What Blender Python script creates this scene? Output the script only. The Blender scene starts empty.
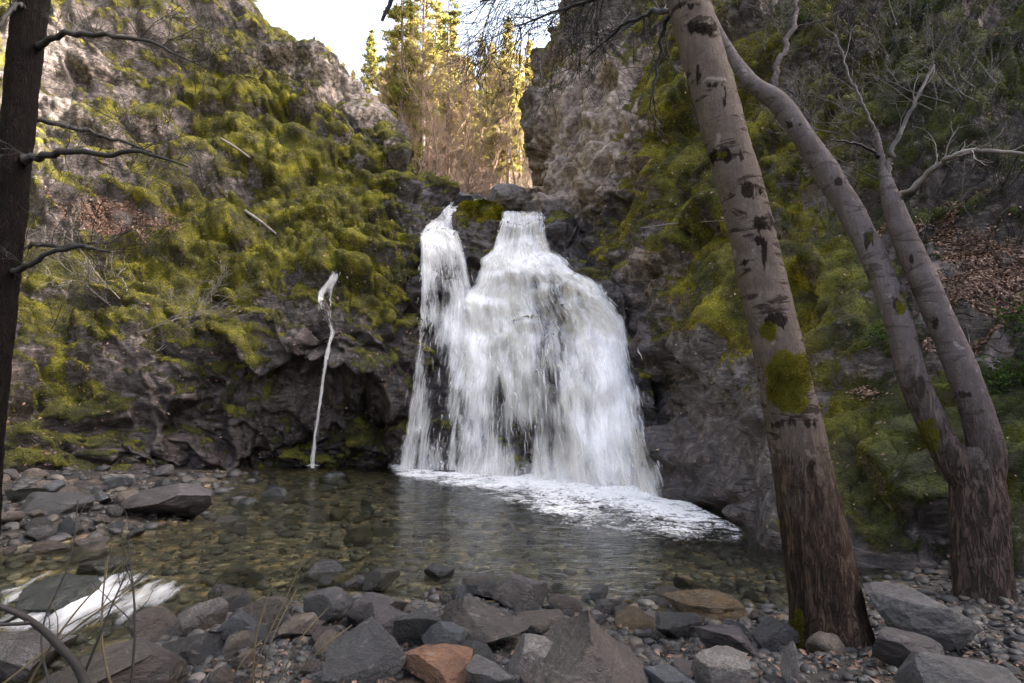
import bpy, bmesh, math, random
import numpy as np
from mathutils import Vector, Matrix
from mathutils.bvhtree import BVHTree

rnd = random.Random(7)
rng = np.random.default_rng(11)
SC = bpy.context.scene
COL = SC.collection

# ------------------------------------------------------------------ camera
W, H = 1024.0, 683.0
FPX = 569.0
CAM = np.array([0.0, 0.0, 1.7])
PITCH = math.atan(68.5 / FPX)
CF = np.array([0, math.cos(PITCH), math.sin(PITCH)])
CU = np.array([0, -math.sin(PITCH), math.cos(PITCH)])
CR = np.array([1.0, 0, 0])


def ray(px, py):
    a = (np.asarray(px, float) - W / 2) / FPX
    b = (H / 2 - np.asarray(py, float)) / FPX
    return CF + a[..., None] * CR + b[..., None] * CU


def at(px, py, Y):
    d = ray(px, py)
    return CAM + d * (np.asarray(Y, float) / d[..., 1])[..., None]


def on_level(px, py, z=0.0):
    d = ray(px, py)
    return CAM + d * ((z - CAM[2]) / d[..., 2])[..., None]


def to_px(P):
    q = np.asarray(P, float) - CAM
    f = np.maximum(q @ CF, 0.2)
    return W / 2 + FPX * (q @ CR) / f, H / 2 - FPX * (q @ CU) / f


# ------------------------------------------------------------------ noise
def _hash(ix, iy, iz, seed):
    h = (ix.astype(np.int64) * 374761393 + iy.astype(np.int64) * 668265263 +
         iz.astype(np.int64) * 2147483647 + seed * 1274126177) & 0xFFFFFFFF
    h = ((h ^ (h >> 13)) * 1274126177) & 0xFFFFFFFF
    h = ((h ^ (h >> 16)) * 2246822519) & 0xFFFFFFFF
    return h ^ (h >> 15)


def _u(h):
    return (h & 0xFFFF) / 65535.0


def pnoise(P, seed=0):
    P = np.asarray(P, float)
    i = np.floor(P).astype(np.int64)
    f = P - i
    w = f * f * f * (f * (f * 6 - 15) + 10)
    out = np.zeros(len(P))
    for dx in (0, 1):
        for dy in (0, 1):
            for dz in (0, 1):
                h = _hash(i[:, 0] + dx, i[:, 1] + dy, i[:, 2] + dz, seed)
                gx = (h & 255) / 127.5 - 1
                gy = ((h >> 8) & 255) / 127.5 - 1
                gz = ((h >> 16) & 255) / 127.5 - 1
                d = gx * (f[:, 0] - dx) + gy * (f[:, 1] - dy) + gz * (f[:, 2] - dz)
                wx = w[:, 0] if dx else 1 - w[:, 0]
                wy = w[:, 1] if dy else 1 - w[:, 1]
                wz = w[:, 2] if dz else 1 - w[:, 2]
                out += d * wx * wy * wz
    return out * 1.25


def fbm(P, octv=4, seed=0, gain=0.5, lac=2.03):
    P = np.asarray(P, float)
    a, s, t = 1.0, 0, 0
    for k in range(octv):
        s = s + a * pnoise(P, seed + k * 17)
        t += a
        P = P * lac + 3.7
        a *= gain
    return s / t * 1.5


def ridged(P, octv=4, seed=0, gain=0.5):
    P = np.asarray(P, float)
    a, s, t = 1.0, 0, 0
    for k in range(octv):
        s = s + a * (1 - 2 * np.abs(pnoise(P, seed + k * 13)))
        t += a
        P = P * 2.07 + 1.9
        a *= gain
    return s / t


def blocks(P, seed=0, tilt=0.6):
    """fractured rock: every cell of a jittered grid is a block with its own set-back and tilted face"""
    P = np.asarray(P, float)
    i = np.floor(P).astype(np.int64)
    best = np.full(len(P), 1e9)
    val = np.zeros(len(P))
    for dx in (-1, 0, 1):
        for dy in (-1, 0, 1):
            for dz in (-1, 0, 1):
                cx, cy, cz = i[:, 0] + dx, i[:, 1] + dy, i[:, 2] + dz
                h1 = _hash(cx, cy, cz, seed)
                h2 = _hash(cx, cy, cz, seed + 101)
                h3 = _hash(cx, cy, cz, seed + 202)
                fx = cx + _u(h1)
                fy = cy + _u(h1 >> 16)
                fz = cz + _u(h2)
                ex, ey, ez = P[:, 0] - fx, P[:, 1] - fy, P[:, 2] - fz
                d = ex * ex + ey * ey + ez * ez
                v = (_u(h2 >> 16) * 2 - 1) + tilt * (ex * (_u(h3) * 4 - 2) + ey * (_u(h3 >> 16) * 4 - 2) + ez * (_u(h1 >> 8) * 4 - 2))
                m = d < best
                best = np.where(m, d, best)
                val = np.where(m, v, val)
    return val


def sstep(a, b, x):
    t = np.clip((x - a) / (b - a), 0, 1)
    return t * t * (3 - 2 * t)


# ------------------------------------------------------------------ mesh helpers
def link(o, parent=None):
    COL.objects.link(o)
    if parent is not None:
        o.parent = parent
    return o


def mesh_data(name, V, F, mat=None, attrs=None, smooth=True):
    """F: an (n,k) array, or a list of such arrays"""
    V = np.asarray(V, np.float32)
    Fs = F if isinstance(F, list) else [F]
    Fs = [np.asarray(f, np.int32) for f in Fs if len(f)]
    me = bpy.data.meshes.new(name)
    me.vertices.add(len(V))
    me.vertices.foreach_set('co', V.ravel())
    nl = sum(f.size for f in Fs)
    npoly = sum(len(f) for f in Fs)
    me.loops.add(nl)
    me.polygons.add(npoly)
    me.loops.foreach_set('vertex_index', np.concatenate([f.ravel() for f in Fs]))
    st, k0 = [], 0
    for f in Fs:
        st.append(k0 + np.arange(len(f)) * f.shape[1])
        k0 += f.size
    me.polygons.foreach_set('loop_start', np.concatenate(st).astype(np.int32))
    me.polygons.foreach_set('use_smooth', np.full(npoly, bool(smooth)))
    for k, a in (attrs or {}).items():
        at_ = me.attributes.new(k, 'FLOAT', 'POINT')
        at_.data.foreach_set('value', np.asarray(a, np.float32))
    me.update(calc_edges=True)
    me.validate()
    if mat:
        me.materials.append(mat)
    return me


def obj(name, V, F, mat=None, parent=None, attrs=None, smooth=True):
    return link(bpy.data.objects.new(name, mesh_data(name, V, F, mat, attrs, smooth)), parent)


def grid_faces(nu, nv):
    a = np.arange(nu * nv).reshape(nu, nv)
    return np.stack([a[:-1, :-1], a[1:, :-1], a[1:, 1:], a[:-1, 1:]], -1).reshape(-1, 4)


def thing(name, label, cat, loc=(0, 0, 0), group=None):
    o = bpy.data.objects.new(name, None)
    o.empty_display_size = 0.2
    o.location = [float(c) for c in loc]
    link(o)
    return tag(o, label, cat, group)


def tag(o, label=None, cat=None, group=None, kind=None):
    if label: o['label'] = label
    if cat: o['category'] = cat
    if group: o['group'] = group
    if kind: o['kind'] = kind
    return o


def dup(root, loc, rotz=0.0, scale=1.0, label=None, group=None):
    r = root.copy()
    COL.objects.link(r)
    r.location = [float(c) for c in loc]
    r.rotation_euler = (0, 0, rotz)
    r.scale = (scale,) * 3
    if label: r['label'] = label
    if group: r['group'] = group
    for ch in list(root.children):
        c = ch.copy()
        COL.objects.link(c)
        c.parent = r
    return r


def crom(A, n):
    """Catmull-Rom resample of control points along axis 0"""
    A = np.asarray(A, float)
    k = len(A)
    E = np.concatenate([2 * A[:1] - A[1:2], A, 2 * A[-1:] - A[-2:-1]])
    t = np.linspace(0, k - 1, n)
    i = np.minimum(t.astype(int), k - 2)
    f = (t - i).reshape((-1,) + (1,) * (A.ndim - 1))
    p0, p1, p2, p3 = E[i], E[i + 1], E[i + 2], E[i + 3]
    return 0.5 * (2 * p1 + (p2 - p0) * f + (2 * p0 - 5 * p1 + 4 * p2 - p3) * f ** 2 + (3 * p1 - p0 - 3 * p2 + p3) * f ** 3)


def normals_of(G):
    du = np.gradient(G, axis=0)
    dv = np.gradient(G, axis=1)
    n = np.cross(du, dv)
    return n / np.maximum(np.linalg.norm(n, axis=-1, keepdims=True), 1e-9)


def tube(P, R, sides=6, n=None, cap=True):
    """a tapered tube through points P"""
    P = np.asarray(P, float)
    R = np.asarray(R, float)
    if n:
        R = crom(R[:, None], n)[:, 0]
        P = crom(P, n)
    m = len(P)
    T = np.gradient(P, axis=0)
    T /= np.maximum(np.linalg.norm(T, axis=1, keepdims=True), 1e-9)
    ref = np.array([0.31, 0.77, 0.12]) if abs(T[0, 2]) > 0.6 else np.array([0.05, 0.1, 1.0])
    nn = np.cross(T, ref)
    nn /= np.maximum(np.linalg.norm(nn, axis=1, keepdims=True), 1e-9)
    bb = np.cross(T, nn)
    a = np.linspace(0, 2 * np.pi, sides, endpoint=False)
    V = P[:, None] + R[:, None, None] * (np.cos(a)[None, :, None] * nn[:, None] + np.sin(a)[None, :, None] * bb[:, None])
    idx = np.arange(m * sides).reshape(m, sides)
    nx = np.roll(idx, -1, axis=1)
    F = np.stack([idx[:-1], nx[:-1], nx[1:], idx[1:]], -1).reshape(-1, 4)
    return V.reshape(-1, 3), F


class MB:
    """collects pieces for one mesh"""
    def __init__(s):
        s.V, s.F4, s.F3, s.n, s.A = [], [], [], 0, {}

    def add(s, V, F, **attrs):
        V = np.asarray(V, float)
        F = np.asarray(F) + s.n
        (s.F4 if F.shape[1] == 4 else s.F3).append(F)
        s.V.append(V)
        s.n += len(V)
        for k, a in attrs.items():
            s.A.setdefault(k, []).append(np.broadcast_to(np.asarray(a, float), (len(V),)))
        return s

    def args(s):
        F = []
        if s.F4: F.append(np.concatenate(s.F4))
        if s.F3: F.append(np.concatenate(s.F3))
        return np.concatenate(s.V), F, {k: np.concatenate(a) for k, a in s.A.items()}

    def build(s, name, mat, parent=None, smooth=True):
        V, F, A = s.args()
        return obj(name, V, F, mat, parent, A, smooth)

    def data(s, name, mat, smooth=True):
        V, F, A = s.args()
        return mesh_data(name, V, F, mat, A, smooth)


# ------------------------------------------------------------------ node helpers
class NT:
    def __init__(s, name):
        s.mat = bpy.data.materials.new(name)
        s.mat.use_nodes = True
        s.nt = s.mat.node_tree
        s.nt.nodes.clear()
        s.out = s.nt.nodes.new('ShaderNodeOutputMaterial')

    def n(s, typ, ins=None, **props):
        nd = s.nt.nodes.new(typ)
        for k, v in props.items():
            setattr(nd, k, v)
        for k, v in (ins or {}).items():
            s.put(nd.inputs[k], v)
        return nd

    def put(s, sock, v):
        if hasattr(v, 'outputs'):
            v = v.outputs[0]
        if isinstance(v, bpy.types.NodeSocket):
            s.nt.links.new(v, sock)
        elif isinstance(v, (tuple, list)) and len(v) == 3 and sock.type == 'RGBA':
            sock.default_value = (*v, 1)
        else:
            sock.default_value = v

    def math(s, op, a, b=0.0, clamp=False):
        nd = s.n('ShaderNodeMath', {0: a, 1: b}, operation=op)
        nd.use_clamp = clamp
        return nd.outputs[0]

    def attr(s, name):
        return s.n('ShaderNodeAttribute', attribute_name=name).outputs['Fac']

    def noise(s, vec, scale, detail=6, rough=0.6, dist=0.0):
        return s.n('ShaderNodeTexNoise', {'Vector': vec, 'Scale': scale, 'Detail': detail, 'Roughness': rough, 'Distortion': dist}).outputs['Fac']

    def step(s, x, a, b, lo=0.0, hi=1.0):
        nd = s.n('ShaderNodeMapRange', {'Value': x, 'From Min': a, 'From Max': b, 'To Min': lo, 'To Max': hi}, interpolation_type='SMOOTHSTEP')
        return nd.outputs[0]

    def mix(s, f, a, b, mode='MIX'):
        nd = s.n('ShaderNodeMix', data_type='RGBA', blend_type=mode)
        s.put(nd.inputs[0], f)
        s.put(nd.inputs[6], a)
        s.put(nd.inputs[7], b)
        return nd.outputs[2]

    def ramp(s, x, stops):
        nd = s.n('ShaderNodeValToRGB', {'Fac': x})
        e = nd.color_ramp.elements
        while len(e) < len(stops):
            e.new(0.5)
        for k, (p, c) in enumerate(stops):
            e[k].position = p
            e[k].color = (*c, 1)
        return nd.outputs[0]

    def bump(s, h, strength, dist, normal=None):
        nd = s.n('ShaderNodeBump', {'Height': h, 'Strength': strength, 'Distance': dist})
        if normal is not None:
            s.put(nd.inputs['Normal'], normal)
        return nd.outputs[0]

    def principled(s, **k):
        nd = s.n('ShaderNodeBsdfPrincipled')
        for a, b in k.items():
            s.put(nd.inputs[a.replace('_', ' ')], b)
        return nd.outputs[0]

    def end(s, sh):
        s.put(s.out.inputs['Surface'], sh)
        return s.mat
EXPOSURE = 3.0
# ------------------------------------------------------------------ materials
def mat_cliff():
    t = NT('mossy_rock')
    co = t.n('ShaderNodeTexCoord').outputs['Object']
    warp = t.n('ShaderNodeTexNoise', {'Vector': co, 'Scale': 0.9, 'Detail': 4.0})
    cw = t.n('ShaderNodeVectorMath', {0: co, 1: t.n('ShaderNodeVectorMath', {0: warp.outputs['Color'], 'Scale': 0.30}, operation='SCALE').outputs[0]}, operation='ADD').outputs[0]
    big = t.noise(cw, 0.55, 5, 0.6)
    fine = t.noise(cw, 5.0, 9, 0.68)
    mp = t.n('ShaderNodeMapping', {'Vector': cw, 'Rotation': (0.35, 0.6, 0.3), 'Scale': (1.0, 1.0, 4.5)})
    strata = t.noise(mp.outputs[0], 2.2, 7, 0.65)
    base = t.ramp(big, [(0.3, (0.055, 0.044, 0.041)), (0.5, (0.115, 0.094, 0.088)), (0.68, (0.21, 0.175, 0.16))])
    base = t.mix(t.step(t.math('ADD', t.attr('pale'), t.math('MULTIPLY', t.math('SUBTRACT', fine, 0.5), 1.3)), 0.2, 0.62), base, (0.34, 0.275, 0.235))
    base = t.mix(t.step(fine, 0.38, 0.66), t.mix(1.0, base, (0.34, 0.32, 0.32), 'MULTIPLY'), base)
    base = t.mix(t.step(strata, 0.52, 0.72, 0, 0.5), base, (0.34, 0.285, 0.26))
    # pale lichen
    lich = t.noise(co, 3.2, 8, 0.75)
    lich = t.math('MULTIPLY', t.step(lich, 0.57, 0.66), t.math('SUBTRACT', 1.0, t.attr('wet'), True))
    base = t.mix(t.math('MULTIPLY', lich, 0.4), base, (0.32, 0.27, 0.23))
    # dark cracks
    vor = t.n('ShaderNodeTexVoronoi', {'Vector': mp.outputs[0], 'Scale': 1.7}, feature='DISTANCE_TO_EDGE').outputs['Distance']
    crack = t.step(vor, 0.0, 0.05, 1, 0)
    crack = t.math('MULTIPLY', crack, t.step(big, 0.48, 0.62))
    base = t.mix(t.math('MULTIPLY', crack, 0.5), base, (0.03, 0.026, 0.025))
    # leaf litter and soil caught on ledges
    lit = t.attr('litter')
    ln = t.noise(co, 9.0, 6, 0.7)
    litc = t.ramp(ln, [(0.3, (0.035, 0.022, 0.016)), (0.5, (0.10, 0.055, 0.038)), (0.7, (0.20, 0.115, 0.08))])
    base = t.mix(t.step(t.math('ADD', lit, t.math('MULTIPLY', t.math('SUBTRACT', fine, 0.5), 1.2)), 0.35, 0.6), base, litc)
    wet = t.attr('wet')
    base = t.mix(wet, base, t.mix(1.0, base, (0.42, 0.40, 0.43), 'MULTIPLY'))
    # moss
    m = t.attr('moss')
    mn = t.noise(cw, 7.0, 8, 0.7)
    mm = t.step(t.math('ADD', m, t.math('MULTIPLY', t.math('SUBTRACT', mn, 0.5), 1.3)), 0.40, 0.62)
    mc = t.noise(cw, 1.3, 7, 0.65)
    mcol = t.ramp(mc, [(0.32, (0.022, 0.020, 0.005)), (0.46, (0.070, 0.065, 0.007)), (0.58, (0.175, 0.160, 0.010)), (0.70, (0.32, 0.285, 0.016))])
    mf = t.noise(co, 26.0, 5, 0.7)
    mcol = t.mix(t.step(mf, 0.35, 0.6), t.mix(1.0, mcol, (0.45, 0.42, 0.4), 'MULTIPLY'), mcol)
    mcol = t.mix(t.attr('painted_shade'), mcol, t.mix(1.0, mcol, (0.40, 0.50, 0.62), 'MULTIPLY'))  # shade of the right slope and lower left wall painted into the moss colour
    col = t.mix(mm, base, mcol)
    fl = t.noise(cw, 4.2, 7, 0.72, 0.4)
    col = t.mix(t.math('MULTIPLY', t.step(fl, 0.60, 0.67, 0, 0.36), t.math('SUBTRACT', 1.0, t.math('MULTIPLY', t.attr('wet'), 0.7))), col, (0.40, 0.335, 0.30))
    h1 = t.math('ADD', t.math('MULTIPLY', fine, 0.6), t.math('MULTIPLY', strata, 0.5))
    h1 = t.math('SUBTRACT', h1, t.math('MULTIPLY', crack, 0.25))
    b = t.bump(h1, 0.8, 0.16)
    b = t.bump(t.math('MULTIPLY', mm, t.math('ADD', mf, mn)), 0.9, 0.10, b)
    rough = t.math('SUBTRACT', t.math('ADD', 0.85, t.math('MULTIPLY', mm, 0.1)), t.math('MULTIPLY', t.math('MULTIPLY', wet, t.math('SUBTRACT', 1.0, mm)), 0.52))
    return t.end(t.principled(Base_Color=col, Roughness=rough, Normal=b, Specular_IOR_Level=0.4))


def mat_moss_blade():
    t = NT('moss_blades')
    a = t.attr('tint')
    col = t.ramp(a, [(0.0, (0.018, 0.016, 0.005)), (0.3, (0.065, 0.060, 0.007)), (0.6, (0.20, 0.185, 0.011)), (1.0, (0.42, 0.375, 0.022))])
    hu = t.attr('hue')
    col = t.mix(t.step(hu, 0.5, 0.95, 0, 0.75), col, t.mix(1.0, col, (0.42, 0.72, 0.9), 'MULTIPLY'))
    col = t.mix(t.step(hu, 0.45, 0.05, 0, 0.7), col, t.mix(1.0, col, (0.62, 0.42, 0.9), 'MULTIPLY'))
    d = t.n('ShaderNodeBsdfDiffuse', {'Color': col})
    tr = t.n('ShaderNodeBsdfTranslucent', {'Color': col})
    return t.end(t.n('ShaderNodeMixShader', {0: 0.3, 1: d, 2: tr}))


def mat_litter():
    t = NT('dead_leaves')
    a = t.attr('tint')
    col = t.ramp(a, [(0.0, (0.04, 0.024, 0.017)), (0.5, (0.13, 0.07, 0.045)), (0.85, (0.24, 0.14, 0.095)), (1.0, (0.34, 0.24, 0.18))])
    return t.end(t.principled(Base_Color=col, Roughness=0.8))


def mat_stone():
    t = NT('stream_stone')
    tc = t.n('ShaderNodeTexCoord').outputs['Object']
    oi = t.n('ShaderNodeObjectInfo')
    off = t.n('ShaderNodeVectorMath', {0: tc, 1: t.n('ShaderNodeCombineXYZ', {0: t.math('MULTIPLY', oi.outputs['Random'], 40.0), 1: t.math('MULTIPLY', oi.outputs['Random'], 17.0)})}, operation='ADD').outputs[0]
    n1 = t.noise(off, 1.6, 8, 0.68, 0.6)
    n2 = t.noise(off, 9.0, 8, 0.7)
    mp = t.n('ShaderNodeMapping', {'Vector': off, 'Rotation': (0.5, 0.3, 0.2), 'Scale': (1, 1, 5)})
    n3 = t.noise(mp.outputs[0], 1.6, 6, 0.65, 0.4)
    col = t.mix(t.step(n1, 0.35, 0.65), t.mix(1.0, oi.outputs['Color'], (0.5, 0.48, 0.48), 'MULTIPLY'), oi.outputs['Color'])
    col = t.mix(t.step(n2, 0.4, 0.62), t.mix(1.0, col, (0.62, 0.6, 0.6), 'MULTIPLY'), col)
    col = t.mix(t.step(n3, 0.60, 0.70, 0, 0.40), col, (0.28, 0.25, 0.235))
    nk = t.noise(mp.outputs[0], 1.3, 4, 0.6, 0.5)
    crack = t.math('MULTIPLY', t.step(t.math('ABSOLUTE', t.math('SUBTRACT', nk, 0.5)), 0.0, 0.02, 1, 0), t.step(n1, 0.45, 0.6))
    col = t.mix(t.math('MULTIPLY', crack, 0.6), col, (0.02, 0.018, 0.018))
    pos = t.n('ShaderNodeNewGeometry').outputs['Position']
    z = t.n('ShaderNodeSeparateXYZ', {0: pos}).outputs[2]
    wet = t.step(t.math('ADD', z, t.math('MULTIPLY', t.math('SUBTRACT', n1, 0.5), 0.25)), 0.10, 0.36, 1, 0.35)
    col = t.mix(wet, col, t.mix(1.0, col, (0.40, 0.39, 0.40), 'MULTIPLY'))
    b = t.bump(t.math('SUBTRACT', t.math('ADD', n1, t.math('MULTIPLY', n2, 0.5)), t.math('MULTIPLY', crack, 0.2)), 0.8, 0.06)
    return t.end(t.principled(Base_Color=col, Roughness=t.step(wet, 0, 1, 0.7, 0.2), Normal=b, Specular_IOR_Level=0.6))


def mat_bed():
    t = NT('creek_gravel')
    co = t.n('ShaderNodeTexCoord').outputs['Object']
    warp = t.n('ShaderNodeTexNoise', {'Vector': co, 'Scale': 3.0, 'Detail': 3.0})
    cw = t.n('ShaderNodeVectorMath', {0: co, 1: t.n('ShaderNodeVectorMath', {0: warp.outputs['Color'], 'Scale': 0.25}, operation='SCALE').outputs[0]}, operation='ADD').outputs[0]
    v = t.n('ShaderNodeTexVoronoi', {'Vector': cw, 'Scale': 6.0, 'Randomness': 1.0})
    r = t.n('ShaderNodeSeparateColor', {0: v.outputs['Color']}).outputs[0]
    col = t.ramp(r, [(0.0, (0.05, 0.04, 0.034)), (0.3, (0.17, 0.125, 0.08)), (0.55, (0.13, 0.115, 0.10)), (0.75, (0.32, 0.21, 0.10)), (1.0, (0.40, 0.33, 0.24))])
    n = t.noise(co, 14.0, 8, 0.7)
    col = t.mix(t.step(n, 0.35, 0.65), t.mix(1.0, col, (0.4, 0.38, 0.36), 'MULTIPLY'), col)
    edge = t.step(v.outputs['Distance'], 0.25, 0.75, 1, 0.25)
    col = t.mix(1.0, col, t.n('ShaderNodeCombineXYZ', {0: edge, 1: edge, 2: edge}).outputs[0], 'MULTIPLY')
    soil = t.noise(co, 1.5, 7, 0.65)
    z = t.n('ShaderNodeSeparateXYZ', {0: co}).outputs[2]
    dry = t.math('MULTIPLY', t.step(z, 0.02, 0.14), t.step(soil, 0.4, 0.55))
    scol = t.mix(n, (0.010, 0.008, 0.007), (0.045, 0.034, 0.029))
    col = t.mix(dry, col, scol)
    col = t.mix(t.step(z, 0.0, 0.08, 0, 0.75), col, t.mix(1.0, col, (0.40, 0.39, 0.42), 'MULTIPLY'))
    b = t.bump(t.math('ADD', t.math('MULTIPLY', v.outputs['Distance'], -0.8), t.math('MULTIPLY', n, 0.6)), 0.9, 0.06)
    return t.end(t.principled(Base_Color=col, Roughness=0.65, Normal=b))


def mat_pebble():
    t = NT('pebbles')
    a = t.attr('tint')
    col = t.ramp(a, [(0.0, (0.018, 0.017, 0.018)), (0.3, (0.045, 0.040, 0.038)), (0.6, (0.065, 0.057, 0.055)), (0.85, (0.105, 0.08, 0.055)), (1.0, (0.17, 0.15, 0.135))])
    co = t.n('ShaderNodeTexCoord').outputs['Object']
    n = t.noise(co, 22.0, 6, 0.7)
    col = t.mix(n, t.mix(1.0, col, (0.4, 0.4, 0.4), 'MULTIPLY'), col)
    return t.end(t.principled(Base_Color=col, Roughness=0.55, Normal=t.bump(n, 0.6, 0.02)))


def mat_water():
    t = NT('clear_water')
    co = t.n('ShaderNodeTexCoord').outputs['Object']
    mp = t.n('ShaderNodeMapping', {'Vector': co, 'Rotation': (0, 0, 0.5), 'Scale': (1.0, 1.9, 1.0)})
    n = t.noise(mp.outputs[0], 2.6, 5, 0.55, 0.8)
    n2 = t.noise(mp.outputs[0], 11.0, 3, 0.5, 0.6)
    h = t.math('ADD', n, t.math('MULTIPLY', n2, 0.22))
    b = t.bump(h, 0.40, 0.08)
    fr = t.n('ShaderNodeFresnel', {'IOR': 1.14, 'Normal': b}).outputs[0]
    g = t.n('ShaderNodeBsdfGlossy', {'Color': (1, 1, 1), 'Roughness': 0.06, 'Normal': b})
    rf = t.n('ShaderNodeBsdfRefraction', {'Color': (0.84, 0.85, 0.76), 'Roughness': 0.0, 'IOR': 1.2, 'Normal': b})
    tp = t.n('ShaderNodeBsdfTransparent', {'Color': (0.74, 0.77, 0.66)})
    th = t.n('ShaderNodeMixShader', {0: 0.12, 1: tp, 2: rf})
    return t.end(t.n('ShaderNodeMixShader', {0: fr, 1: th, 2: g}))


def mat_fall(name, seed, gain=3.2, ku=3.6, kv=0.40, fu=14.0, fv=0.75):
    """white water: stretched gaps through which the rock shows"""
    t = NT(name)
    u, v, d = t.attr('u'), t.attr('v'), t.attr('dens')
    base = t.n('ShaderNodeCombineXYZ', {0: u, 1: v, 2: float(seed)}).outputs[0]
    wn = t.n('ShaderNodeTexNoise', {'Vector': base, 'Scale': 1.6, 'Detail': 3.0}).outputs['Fac']
    uw = t.math('ADD', u, t.math('MULTIPLY', t.math('SUBTRACT', wn, 0.5), 0.28))
    c1 = t.n('ShaderNodeCombineXYZ', {0: t.math('MULTIPLY', uw, ku), 1: t.math('MULTIPLY', v, kv), 2: seed * 1.7}).outputs[0]
    c2 = t.n('ShaderNodeCombineXYZ', {0: t.math('MULTIPLY', uw, fu), 1: t.math('MULTIPLY', v, fv), 2: seed * 2.3}).outputs[0]
    c3 = t.n('ShaderNodeCombineXYZ', {0: t.math('MULTIPLY', uw, 2.2), 1: t.math('MULTIPLY', v, 1.3), 2: seed * 3.1}).outputs[0]
    n1 = t.noise(c1, 1.0, 4, 0.6)
    n2 = t.noise(c2, 1.0, 4, 0.65)
    n3 = t.noise(c3, 1.0, 5, 0.65)
    n = t.math('ADD', t.math('ADD', t.math('MULTIPLY', n1, 0.38), t.math('MULTIPLY', n2, 0.42)), t.math('MULTIPLY', n3, 0.20))
    a = t.math('MULTIPLY', t.math('ADD', t.math('SUBTRACT', n, 1.0), d), gain, True)
    h = t.math('ADD', n2, n3)
    b = t.bump(h, 0.25, 0.06)
    df = t.n('ShaderNodeBsdfDiffuse', {'Color': (0.86, 0.84, 0.84), 'Normal': b})
    tr = t.n('ShaderNodeBsdfTranslucent', {'Color': (0.86, 0.84, 0.84), 'Normal': b})
    w = t.n('ShaderNodeMixShader', {0: 0.35, 1: df, 2: tr})
    gl = t.n('ShaderNodeBsdfGlossy', {'Roughness': 0.3, 'Normal': b})
    w = t.n('ShaderNodeMixShader', {0: 0.04, 1: w, 2: gl})
    tp = t.n('ShaderNodeBsdfTransparent')
    return t.end(t.n('ShaderNodeMixShader', {0: a, 1: tp, 2: w}))


def mat_strand():
    t = NT('falling_water')
    df = t.n('ShaderNodeBsdfDiffuse', {'Color': (0.86, 0.84, 0.84)})
    tr = t.n('ShaderNodeBsdfTranslucent', {'Color': (0.86, 0.84, 0.84)})
    w = t.n('ShaderNodeMixShader', {0: 0.4, 1: df, 2: tr})
    tp = t.n('ShaderNodeBsdfTransparent')
    return t.end(t.n('ShaderNodeMixShader', {0: t.attr('dens'), 1: tp, 2: w}))


def mat_foam():
    t = NT('foam')
    co = t.n('ShaderNodeTexCoord').outputs['Object']
    wn = t.n('ShaderNodeTexNoise', {'Vector': co, 'Scale': 2.2, 'Detail': 5.0, 'Roughness': 0.65})
    cw = t.n('ShaderNodeVectorMath', {0: co, 1: t.n('ShaderNodeVectorMath', {0: wn.outputs['Color'], 'Scale': 0.55}, operation='SCALE').outputs[0]}, operation='ADD').outputs[0]
    v1 = t.n('ShaderNodeTexVoronoi', {'Vector': cw, 'Scale': 5.5}, feature='DISTANCE_TO_EDGE').outputs['Distance']
    v2 = t.n('ShaderNodeTexVoronoi', {'Vector': cw, 'Scale': 14.0}, feature='DISTANCE_TO_EDGE').outputs['Distance']
    f1 = t.math('ABSOLUTE', t.math('SUBTRACT', t.noise(cw, 2.6, 3, 0.6, 1.0), 0.5))
    f2 = t.math('ABSOLUTE', t.math('SUBTRACT', t.noise(cw, 7.5, 3, 0.6, 0.8), 0.5))
    lace = t.math('ADD', t.math('ADD', t.step(f1, 0.0, 0.16, 0.42, 0.0), t.step(f2, 0.0, 0.17, 0.34, 0.0)), t.step(v2, 0.0, 0.3, 0.12, 0.0))
    n = t.noise(co, 2.0, 7, 0.7)
    lace = t.math('ADD', t.math('MULTIPLY', lace, 0.72), t.math('MULTIPLY', n, 0.5))
    a = t.math('MULTIPLY', t.math('ADD', t.math('SUBTRACT', lace, 1.0), t.attr('dens')), 2.7, True)
    b = t.bump(t.math('ADD', lace, t.noise(co, 14.0, 5, 0.6)), 0.8, 0.05)
    w = t.principled(Base_Color=(0.80, 0.78, 0.77), Roughness=0.6, Normal=b)
    tp = t.n('ShaderNodeBsdfTransparent')
    return t.end(t.n('ShaderNodeMixShader', {0: a, 1: tp, 2: w}))


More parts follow.
